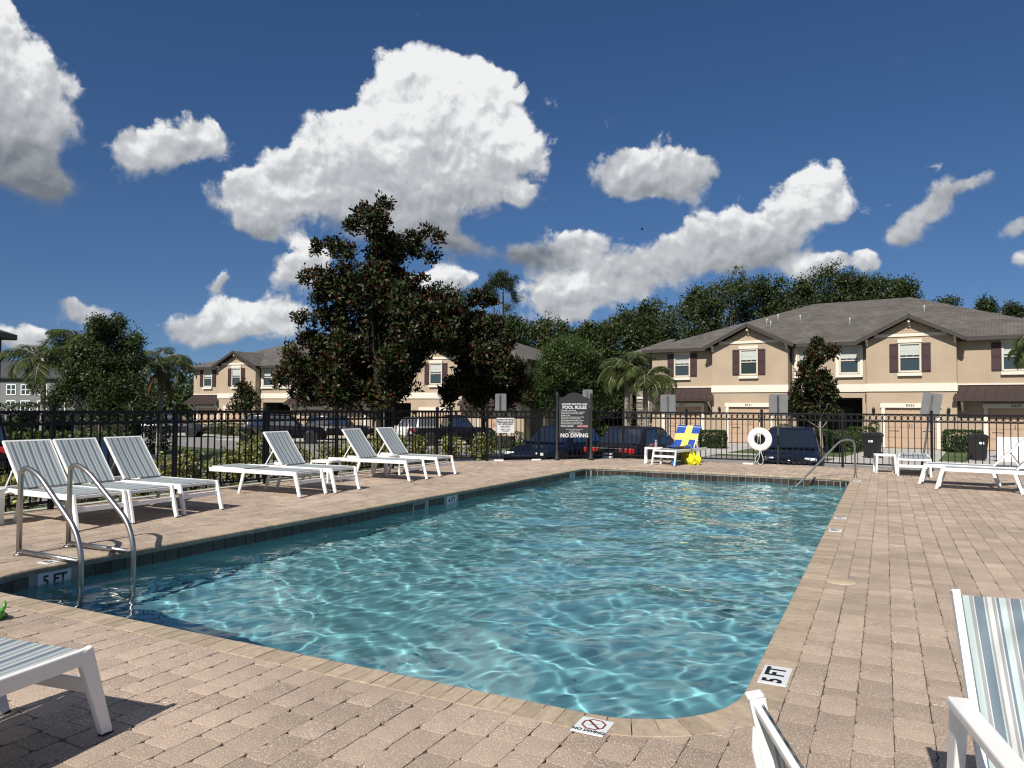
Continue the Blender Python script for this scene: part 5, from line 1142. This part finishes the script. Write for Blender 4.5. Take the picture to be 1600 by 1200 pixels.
MAG = [(-16.6, 21.01, 8.36, 0.34), (-15.92, 21.11, 8.54, 0.27), (-15.96, 21.74, 8.82, 0.16), (-16.89, 20.74, 7.89, 0.3), (-15.8, 20.71, 7.79, 0.63), (-14.8, 22.35, 7.8, 0.28), (-15.88, 23.12, 7.54, 0.49), (-14.86, 23.13, 7.73, 0.22), (-14.98, 23.03, 7.05, 0.24), (-14.91, 22.02, 6.02, 0.21), (-16.41, 21.92, 6.87, 0.99), (-18.3, 20.37, 7.19, 0.21), (-17.6, 20.42, 7.13, 0.32), (-17.0, 20.51, 6.76, 0.39), (-18.5, 20.15, 6.08, 0.25), (-19.0, 21.54, 6.17, 0.41), (-18.38, 21.8, 5.87, 0.63), (-18.89, 21.21, 5.46, 0.26), (-17.91, 22.43, 5.61, 1.27), (-15.33, 21.25, 5.23, 0.86), (-18.82, 20.24, 4.63, 0.25), (-18.67, 21.02, 4.73, 0.38), (-18.21, 21.62, 4.44, 0.57), (-15.79, 23.2, 5.47, 0.63), (-14.98, 23.64, 5.38, 0.58), (-13.56, 22.37, 5.0, 0.3), (-15.22, 22.79, 4.67, 0.66), (-19.59, 20.63, 3.57, 0.24), (-18.77, 20.71, 3.74, 0.52), (-19.42, 19.78, 2.35, 0.21), (-19.55, 20.29, 2.44, 0.33), (-18.67, 19.74, 3.02, 0.41), (-19.81, 21.36, 2.29, 0.49), (-20.09, 20.8, 2.87, 0.24), (-18.96, 20.79, 1.84, 0.42), (-19.09, 20.16, 2.57, 0.25), (-19.51, 21.38, 2.89, 0.44), (-18.22, 21.3, 3.22, 1.09), (-17.79, 23.02, 3.69, 1.39), (-16.54, 23.06, 2.8, 0.83), (-17.64, 21.36, 1.99, 0.99), (-16.24, 21.72, 1.99, 0.88), (-18.48, 21.2, 2.22, 0.66), (-14.78, 22.48, 3.96, 0.74), (-14.9, 21.78, 3.26, 0.45), (-15.39, 21.95, 2.18, 0.46), (-17.66, 22.68, 2.56, 1.23), (-13.75, 22.13, 4.18, 0.36), (-14.62, 21.03, 4.44, 0.88), (-16.66, 22.3, 4.32, 1.19), (-14.15, 22.34, 4.66, 0.6), (-15.05, 22.65, 4.93, 0.75), (-15.92, 21.97, 6.06, 0.61), (-15.28, 22.01, 3.29, 0.6), (-17.8, 23.44, 3.98, 1.31), (-16.27, 20.83, 5.86, 0.77), (-17.42, 21.06, 3.19, 0.93), (-15.54, 21.21, 3.15, 0.9), (-15.54, 22.77, 4.32, 0.81)]
MAG2 = [(-14.77, 25.64, 5.76, 0.26), (-14.31, 25.99, 5.83, 0.31), (-15.27, 26.32, 4.92, 0.53), (-14.16, 25.95, 4.7, 0.59), (-14.86, 26.16, 4.18, 0.63), (-13.87, 27.19, 4.2, 0.27), (-13.66, 25.84, 3.86, 0.43), (-13.69, 25.59, 2.95, 0.66), (-13.3, 26.27, 3.0, 0.51), (-13.46, 27.29, 2.37, 0.37), (-14.01, 26.81, 2.1, 0.68), (-12.92, 26.67, 1.86, 0.23), (-14.85, 25.68, 3.16, 0.57), (-15.01, 25.36, 2.32, 0.46), (-14.66, 26.1, 2.08, 0.62), (-14.02, 25.45, 3.38, 0.56), (-15.37, 26.14, 3.85, 0.37), (-15.96, 26.28, 5.22, 0.53), (-16.11, 26.35, 4.51, 0.54), (-15.76, 26.16, 2.41, 0.58), (-16.27, 26.24, 1.83, 0.37), (-15.32, 24.91, 3.76, 0.35)]
OAKL = [(-28.24, 18.89, 4.73, 0.31), (-28.46, 19.87, 4.81, 0.32), (-28.73, 19.56, 4.37, 0.58), (-27.05, 19.72, 4.08, 0.26), (-28.21, 20.16, 3.73, 0.53), (-28.9, 19.26, 3.35, 0.89), (-28.41, 20.06, 2.96, 0.96), (-28.69, 18.6, 2.48, 0.72), (-27.51, 18.9, 1.97, 0.86), (-27.25, 19.71, 2.24, 0.52), (-29.15, 18.2, 1.96, 0.43), (-26.98, 19.78, 1.73, 0.31), (-29.64, 19.46, 3.91, 0.53), (-29.07, 18.56, 3.31, 0.41), (-29.47, 17.95, 1.6, 0.28)]
OAKM = [(-13.14, 29.15, 2.9, 0.78), (-12.07, 29.89, 3.44, 0.95), (-13.09, 31.18, 2.37, 1.05), (-11.21, 30.95, 2.86, 0.74), (-13.92, 29.5, 2.44, 0.51), (-13.02, 29.55, 3.81, 0.45), (-11.94, 32.11, 2.09, 0.77), (-11.96, 30.68, 2.58, 1.14), (-13.5, 29.48, 1.79, 0.67), (-12.4, 29.74, 3.95, 0.5), (-11.52, 30.15, 3.62, 0.56), (-10.66, 30.9, 2.52, 0.51), (-13.26, 30.69, 3.26, 0.87)]
MAGR = [(-2.81, 36.37, 4.39, 0.32), (-2.88, 36.25, 3.73, 0.44), (-3.28, 36.39, 3.37, 0.24), (-3.16, 36.28, 2.86, 0.5), (-2.32, 37.17, 4.04, 0.27), (-2.08, 36.77, 4.22, 0.15), (-2.79, 36.71, 2.28, 0.65), (-3.62, 36.44, 2.16, 0.3), (-2.18, 36.94, 2.11, 0.35), (-3.02, 37.05, 1.63, 0.78), (-3.77, 36.2, 1.45, 0.38), (-2.13, 36.89, 1.34, 0.29), (-2.57, 36.71, 2.93, 0.41)]
MAGS = [(-38.76, 36.41, 2.7, 0.39), (-39.07, 36.49, 2.05, 0.61), (-38.46, 36.37, 1.62, 0.65), (-39.23, 36.21, 1.4, 0.43), (-38.37, 36.62, 2.14, 0.35)]
PINE = [(-33.81, 63.19, 13.6, 0.87), (-32.59, 63.82, 13.36, 0.94), (-31.98, 64.17, 12.12, 0.62), (-34.55, 62.85, 12.6, 0.69), (-33.2, 63.48, 14.23, 0.75), (-34.11, 63.1, 11.85, 0.56), (-32.72, 63.83, 11.24, 0.44)]
FOREST= [(-40.27, 66.68, 12.7, 2.57), (-34.53, 60.71, 10.04, 1.82), (-29.6, 58.77, 8.82, 1.49), (-29.82, 63.13, 9.04, 1.82), (-25.62, 58.54, 8.79, 1.67), (-25.39, 63.15, 8.38, 1.77), (-21.95, 58.18, 8.21, 1.29), (-21.83, 62.71, 8.49, 1.6), (-19.06, 59.61, 8.88, 1.61), (-19.95, 65.84, 10.31, 1.3), (-18.53, 68.78, 10.95, 2.07), (-16.71, 71.9, 11.99, 2.25), (-13.78, 66.67, 11.58, 2.06), (-13.19, 73.64, 13.14, 2.37), (-10.51, 70.54, 12.63, 2.12), (-9.54, 77.73, 13.31, 2.18), (-7.13, 74.47, 13.23, 2.07), (-5.37, 77.56, 14.2, 2.25), (-3.49, 74.04, 13.74, 2.12), (-1.8, 81.6, 14.59, 2.18), (0.19, 78.17, 13.41, 2.07), (1.56, 74.42, 12.11, 1.6), (5.34, 85.31, 11.95, 1.67), (8.57, 82.49, 11.05, 1.22), (11.67, 90.75, 12.15, 1.06)]
t, lb, g = tree('magnolia_tree', 'tall dark magnolia with bronze leaf undersides towering behind the left fence', (-16.42, 21.97, GZ(-16.42, 21.97)), MAG, 72000, .19, M_mag, darkbark, .12, 1, k=10, rc=.085, group=GM, limbs=22, nsub=8, split=.2)
for i in (38, 46, 24): # a few white blossoms
    c = Vector(lb[i][:3]); d = Vector((.3, -.9, .2)).normalized(); p = c + d * lb[i][3]; q = np.random.default_rng(i); k = 9
    A = unit(q.normal(size=(k, 3)) + np.array([0, -.5, .6])); link('blossom', leaf_mesh('blossom', np.tile(np.array(p), (k, 1)), A, unit(q.normal(size=(k, 3)) + [0, 0, 1]), .13 if i == 38 else .08, .08, M_flow), t)
tree('magnolia_tree', 'smaller reddish magnolia to the right of the tall one above the warning plate', (-14.55, 26.28, GZ(-14.55, 26.28)), MAG2, 32000, .19, M_mag, darkbark, .11, 2, k=10, rc=.085, group=GM, limbs=12, nsub=8, split=.22)
tree('magnolia_tree', 'slim young magnolia standing before the right townhouse porch', (-2.61, 36.8, -.62), MAGR, 12000, .19, M_mag, palebark, .07, 3, k=10, rc=.085, nsub=5, group=GM, split=.25)
tree('magnolia_tree', 'small magnolia in front of the left townhouse bay', (-38.77, 36.45, GZ(-38.77, 36.45)), MAGS, 2600, .22, M_mag, palebark, .06, 4, k=9, rc=.13, group=GM, split=.25)
tree('live_oak', 'dense rounded oak between palms at the left of the street', (-28.46, 19.24, GZ(-28.46, 19.24)), OAKL, 44000, .12, M_oak, barkm, .14, 5, k=22, rc=.13, nsub=7, limbs=10, split=.25)
tree('live_oak', 'green spreading oak behind the pool rules board', (-12.53, 30.67, -.62), OAKM, 52000, .11, M_oak2, barkm, .16, 6, k=22, rc=.13, nsub=7, limbs=10, split=.22)
tree('slash_pine', 'tall thin pine with a sparse open top behind the magnolias', (-33.3, 63.89, -.95), PINE, 6500, .26, M_pine, barkm, .13, 7, k=30, rc=.15, shell=.4, limbs=7, split=.78, nsub=7, aspect=.22)
fgrp = 'woodland trees behind the townhouses'
kinds = [('broad dark woodland tree', M_for), ('olive green woodland tree', M_for2), ('dense woodland tree', M_oak)]
place_ = ['farthest left above the magnolia', 'behind the pine', 'left of the gap roof', 'over the left roof end', 'second over the left roof end', 'behind the oak', 'between the two townhouses', 'right of the gap', 'left of the right roof', 'with a bare tip left of the right roof', 'rising over the left hip', 'tall over the left hip', 'above the first gable', 'tall above the first gable', 'above the long slope', 'left of the roof vents', 'above the roof vents', 'tallest over the ridge', 'over the ridge', 'right of the tallest', 'over the ridge end', 'above the right hip', 'thin over the right hip', 'small beyond the right hip', 'last at the right edge']
for i, (x, y, z, r_) in enumerate(FOREST):
    q = random.Random(100 + i); gzv = GZ(x, y); hgt = z + r_ - gzv; z -= r_ * q.uniform(.25, .75); hgt = z + r_ - gzv; lobes = [(x, y, z, r_ * .8)]
    for k in range(9):
        f = (k + 1) / 9; a = q.uniform(0, 6.28); rr = r_ * q.uniform(.5, 1.15) * (.6 + .7 * min(1, f * 1.6)); lobes.append((x + math.cos(a) * rr, y + math.sin(a) * rr * .8, z - f * (hgt - r_ * 1.6) * .92 + q.uniform(-.4, .4), r_ * q.uniform(.55, .85)))
    lobes += [(x + q.uniform(-.5, .5) * r_, y, z + r_ * q.uniform(.35, .85), r_ * .34), (x + q.uniform(-1, 1) * r_, y, z + r_ * q.uniform(0, .4), r_ * .42), (x + q.uniform(-1, 1) * r_, y, z + r_ * q.uniform(.2, .6), r_ * .3)]
    nm, mt = kinds[i % 3]
    tree('woodland_tree', f'{nm} {place_[i]}', (x, y, gzv), lobes, 13000, .30, mt, barkm, .16, 200 + i, k=20, rc=.26, group=fgrp, limbs=3, split=.35, shell=.45)
# a darker hedge-like wood edge under them, too dense to count
g = np.random.default_rng(77); n = 26000; X_ = g.uniform(-34, 22, n); Yb = 68 + g.uniform(-3, 9, n) + .12 * X_; Zb = -.7 + (5.5 + 1.5 * np.sin(X_ * .9) + 1.2 * np.sin(X_ * .37 + 1)) * g.random(n) ** .7
kind(link('undergrowth', leaf_mesh('undergrowth', np.stack([X_, Yb, Zb], 1), unit(g.normal(size=(n, 3))), unit(g.normal(size=(n, 3)) + [0, -.4, .6]), .55, .28, M_for)), 'stuff')
n = 26000; X_ = g.uniform(-92, -50, n); Yb = 62 + g.uniform(-3, 8, n); Zb = -1 + (5.2 + 1.2 * np.sin(X_ * .5) + 1.3 * np.sin(X_ * 1.1)) * g.random(n) ** .7
kind(link('undergrowth', leaf_mesh('undergrowth', np.stack([X_, Yb, Zb], 1), unit(g.normal(size=(n, 3))), unit(g.normal(size=(n, 3)) + [0, -.4, .6]), .5, .26, M_for)), 'stuff')
# palms
def palm(label, x, y, z, fl, seed, nf=15, rt_=.11, dead=0):
    g = np.random.default_rng(seed); b = (x, y, GZ(x, y)); t = thing('queen_palm', label, 'palm', b, 0, 'palms along the street'); h = z - b[2]
    MB().tube([(0, 0, -.2), (0, 0, 0), (.05, .02, h * .5), (0, 0, h - .1), (0, 0, h + .15)], [rt_ * 1.3, rt_ * 1.1, rt_, rt_ * .85, rt_ * .6], 10).build('trunk', palebark, t)
    for k in range(nf + dead):
        is_d = k >= nf; az = 2 * math.pi * k * .382 + g.uniform(-.3, .3); el = R(-62) if is_d else g.uniform(R(0), R(78)); Lf = fl * g.uniform(.8, 1.1); m = 26
        d = np.array([math.cos(az), math.sin(az)]); pts = []; p = np.array([0., 0., h]); e = el; st = Lf / m
        for i in range(m + 1):
            pts.append(p.copy()); p = p + np.array([d[0] * math.cos(e), d[1] * math.cos(e), math.sin(e)]) * st; e -= (1.9 if not is_d else .4) / m * (.5 + 1.3 * i / m)
        pts = np.array(pts); tg = unit(np.gradient(pts, axis=0)); sd = np.array([-d[1], d[0], 0.]); per = 5
        P, A, Nn, Ls = [], [], [], []
        for i in range(3, m + 1):
            for s in (-1, 1):
                for q in range(per):
                    f = i / m; P.append(pts[i] + tg[i] * g.uniform(-.5, .5) * st); A.append(tg[i] * .55 + sd * s * g.uniform(.6, 1) + np.array([0, 0, g.uniform(-.55, .25) - .35])); Nn.append(np.array([0, 0, 1.]) + g.normal(size=3) * .4); Ls.append(fl * .30 * math.sin(math.pi * (.15 + .8 * f)) + .1)
        mb_ = leaf_mesh('frond', np.array(P), np.array(A), np.array(Nn), np.array(Ls), fl * .008 + .010, M_dead if is_d else M_palm)
        o = link('frond', mb_, t)
        MB().tube([tuple(v) for v in pts[::5]], [.022 - .018 * i / 6 for i in range(len(pts[::5]))], 5).build('stalk', barkm if is_d else palebark, o)
palm('queen palm with long arching fronds at the far left over the street', -32.58, 19.32, 3.3, 2.2, 31)
palm('queen palm half hidden behind the dense left oak', -32.21, 20.62, 3.9, 2.2, 32)
palm('queen palm with drooping fronds and a pale trunk right of the left oak', -29.82, 22.96, 3.3, 1.9, 33, dead=2)
palm('queen palm beside the stone wall end of the right townhouse', -9.75, 29.9, 3.0, 1.6, 34, nf=22)
palm('lower queen palm in front of the stone wall, drooping right', -8.75, 29.3, 2.6, 1.5, 35, nf=20)
palm('queen palm with fronds hanging in at the right picture edge', 5.75, 34.6, 3.9, 2.0, 36)
# clipped hedges, porch shrubs
def box_bush(name, label, x, y, w, d, h, n, mat, seed, group, size=.07, rz=0., z=None):
    g = np.random.default_rng(seed); b = (x, y, (GZ(x, y) if z is None else z)); t = thing(name, label, 'shrub', b, rz, group)
    P = g.uniform(-1, 1, (n, 3)); ax = g.integers(0, 3, n); sgn = np.sign(g.normal(size=n)); P[np.arange(n), ax] = sgn * g.uniform(.88, 1.06, n); P = P * np.array([w / 2, d / 2, h / 2]) * (1 - .10 * (np.abs(P).sum(1, keepdims=True) > 2.5)) + np.array([0, 0, h / 2 + .05])
    N_ = np.zeros((n, 3)); N_[np.arange(n), ax] = sgn; link('foliage', leaf_mesh('foliage', P, unit(N_ + g.normal(size=(n, 3)) * .9), unit(N_ + g.normal(size=(n, 3)) * .5), size * g.uniform(.7, 1.3, n), size * .7, mat), t)
    sm = MB()
    for k in range(4): sm.tube([((k - 1.5) * w * .2, 0, -.1), ((k - 1.5) * w * .26, 0, h * .8)], [.02, .008], 5)
    sm.box((0, 0, h * .45), (w * .6, d * .6, h * .7)); sm.build('stem', MATS['dark_stem_core'], t); return t  # thin stems plus a solid near-black box filling the bush
principled('dark_stem_core', (.016, .016, .010), .95)
GH = 'clipped hedges and shrubs before the townhouses'
box_bush('clipped_hedge', 'clipped green hedge block between the first two garages', -8.1, 39.4, 1.25, .8, .85, 3400, M_hedge, 51, GH, .09)
box_bush('clipped_hedge', 'clipped green hedge block between garages 8325 and 8329', 3.45, 43.2, 1.6, .9, 1.0, 4200, M_hedge, 52, GH, .09)
box_bush('clipped_shrub', 'narrow clipped shrub at the left side of the right porch', -5.15, 44.6, .5, .5, 1.15, 900, M_hedge, 53, GH)
box_bush('clipped_shrub', 'narrow clipped shrub at the right side of the right porch', -.55, 44.2, .45, .45, 1.35, 900, M_hedge, 54, GH)
for i, (x, y, w, h, lb_) in enumerate(((-3.2, 42.0, 1.2, .9, 'loose shrub with pale flowers left of the young magnolia trunk'), (-1.9, 40.4, 1.3, .85, 'loose flowering shrub right of the young magnolia trunk'), (-1.1, 41.6, 1.2, 1.1, 'grey green shrub before the dark porch'), (-12.6, 38.4, 2.2, 1.0, 'green shrub below the stone wall behind the dark saloon'), (-20.3, 38.9, 2.4, .9, 'low shrubs at the lawn edge left of the warning plate'), (-48.2, 43.6, 1.6, .9, 'low shrub before the left townhouse bay'), (-49.9, 43.9, 1.3, .8, 'low shrub at the left townhouse garage'), (-46.3, 43.6, 1.2, .9, 'rounded shrub by the left townhouse porch'))):
    box_bush('garden_shrub', lb_, x, y, w, .9, h, 1300, M_oak2 if i % 2 else M_hedge, 60 + i, GH, .10)
for i, (x, y, w, d, h) in enumerate(((-25.6, 16.2, 4.0, 1.2, 1.3), (-31.5, 15.5, 4.5, 1.6, 1.7), (-36, 24, 7, 2.0, 1.9), (-44, 27, 8, 2.2, 2.3))):
    box_bush('croton_hedge', ['yellow green hedge behind the silver car on the left', 'dark hedge below the arching palm at the far left', 'tall loose hedge beyond the left oak', 'tallest hedge in front of the far grey building'][i], x, y, w, d, h, 3800, M_oak2 if i < 1 else M_oak, 90 + i, 'hedges beyond the left fence', .16, R(25))
# variegated shrubs along the left fence
GV = 'yellow variegated shrubs along the left fence'
spots = [(-11.05, 5.2, .45), (-11.0, 6.1, .5), (-11.1, 7.2, .48), (-11.0, 8.3, .55), (-11.15, 9.25, .6), (-11.1, 10.1, .62), (-11.2, 11.0, .95), (-11.1, 11.9, .62), (-11.0, 12.9, .55), (-11.15, 13.8, .66), (-11.05, 14.7, .72), (-11.1, 15.6, .78), (-11.0, 16.4, .75), (-10.7, 17.3, .70), (-10.1, 18.0, .66)]
wh = ['nearest the left picture edge', 'behind the ladder loungers', 'behind the middle ladder lounger', 'behind the third lounger', 'low, past the third lounger', 'before the flat lounger', 'tallest one behind the flat lounger', 'right of the tallest one', 'behind the fourth raised lounger', 'left of the far pair', 'between the far pair', 'behind the last lounger', 'right of the last lounger', 'at the fence corner', 'just past the fence corner']
for i, (x, y, h) in enumerate(spots):
    g = np.random.default_rng(300 + i); b = (x, y, GZ(x, y)); t = thing('variegated_shrub', f'yellow green variegated shrub {wh[i]}', 'shrub', b, 0, GV); hh = h + .12
    lob = [(g.uniform(-.2, .2), g.uniform(-.28, .28), hh * g.uniform(.3, .75), g.uniform(.16, .26)) for _ in range(8)] + [(0, 0, hh * .85, .14)]
    P, A, Nn, Ls, W, tips = crown_leaves(lob, 950, .085, 7, .05, g, .4, nsub=0); k_ = P[:, 2] > .02
    link('foliage', leaf_mesh('foliage', P[k_], A[k_], Nn[k_], Ls[k_], W[k_] * 1.2, M_vari), t); sm = MB()
    for q in range(6): sm.tube([(0, 0, -.08), tuple(tips[g.integers(len(tips))])], [.014, .004], 4)
    sm.build('stem', barkm, t)
# grass blades on the strip beside the left fence
n = 16000; gx_ = -10.62 - g.random(n) ** 1.4 * 2.6; gy_ = g.uniform(1, 19, n); k_ = (gy_ - 16.91) - (gx_ + 10.45) < 3.2; gx_, gy_ = gx_[k_], gy_[k_]; n = len(gx_)
kind(link('grass', leaf_mesh('grass', np.stack([gx_, gy_, gz(gx_, gy_) - .01], 1), unit(g.normal(size=(n, 3)) * .35 + [0, 0, 1]), unit(g.normal(size=(n, 3))), g.uniform(.05, .11, n), .009, leafmat('grass_blade', (.05, .085, .02), (.10, .14, .035), trans=.3))), 'stuff')

# a bird high over the houses
bd = principled('dark_feathers', (.01, .01, .01), .8); t = thing('bird', 'tiny dark bird flying between the clouds', 'bird', (-14.7, 48.5, 13.65), R(30)); t.scale = (.45, .45, .45)
MB().tube([(-.25, 0, 0), (-.1, 0, .02), (.15, 0, .02), (.28, 0, 0)], [.02, .07, .06, .015], 8).build('body', bd, t)
for sg in (-1, 1): MB().add([(.12, sg * .04, .03), (-.10, sg * .04, .03), (-.16, sg * .55, .16), (.02, sg * .5, .18), (.12, sg * .04, .05), (-.10, sg * .04, .045), (-.16, sg * .55, .17), (.02, sg * .5, .19)], [(0, 1, 2, 3), (7, 6, 5, 4), (0, 3, 7, 4), (1, 5, 6, 2), (2, 6, 7, 3), (0, 4, 5, 1)]).build('wing', bd, t)
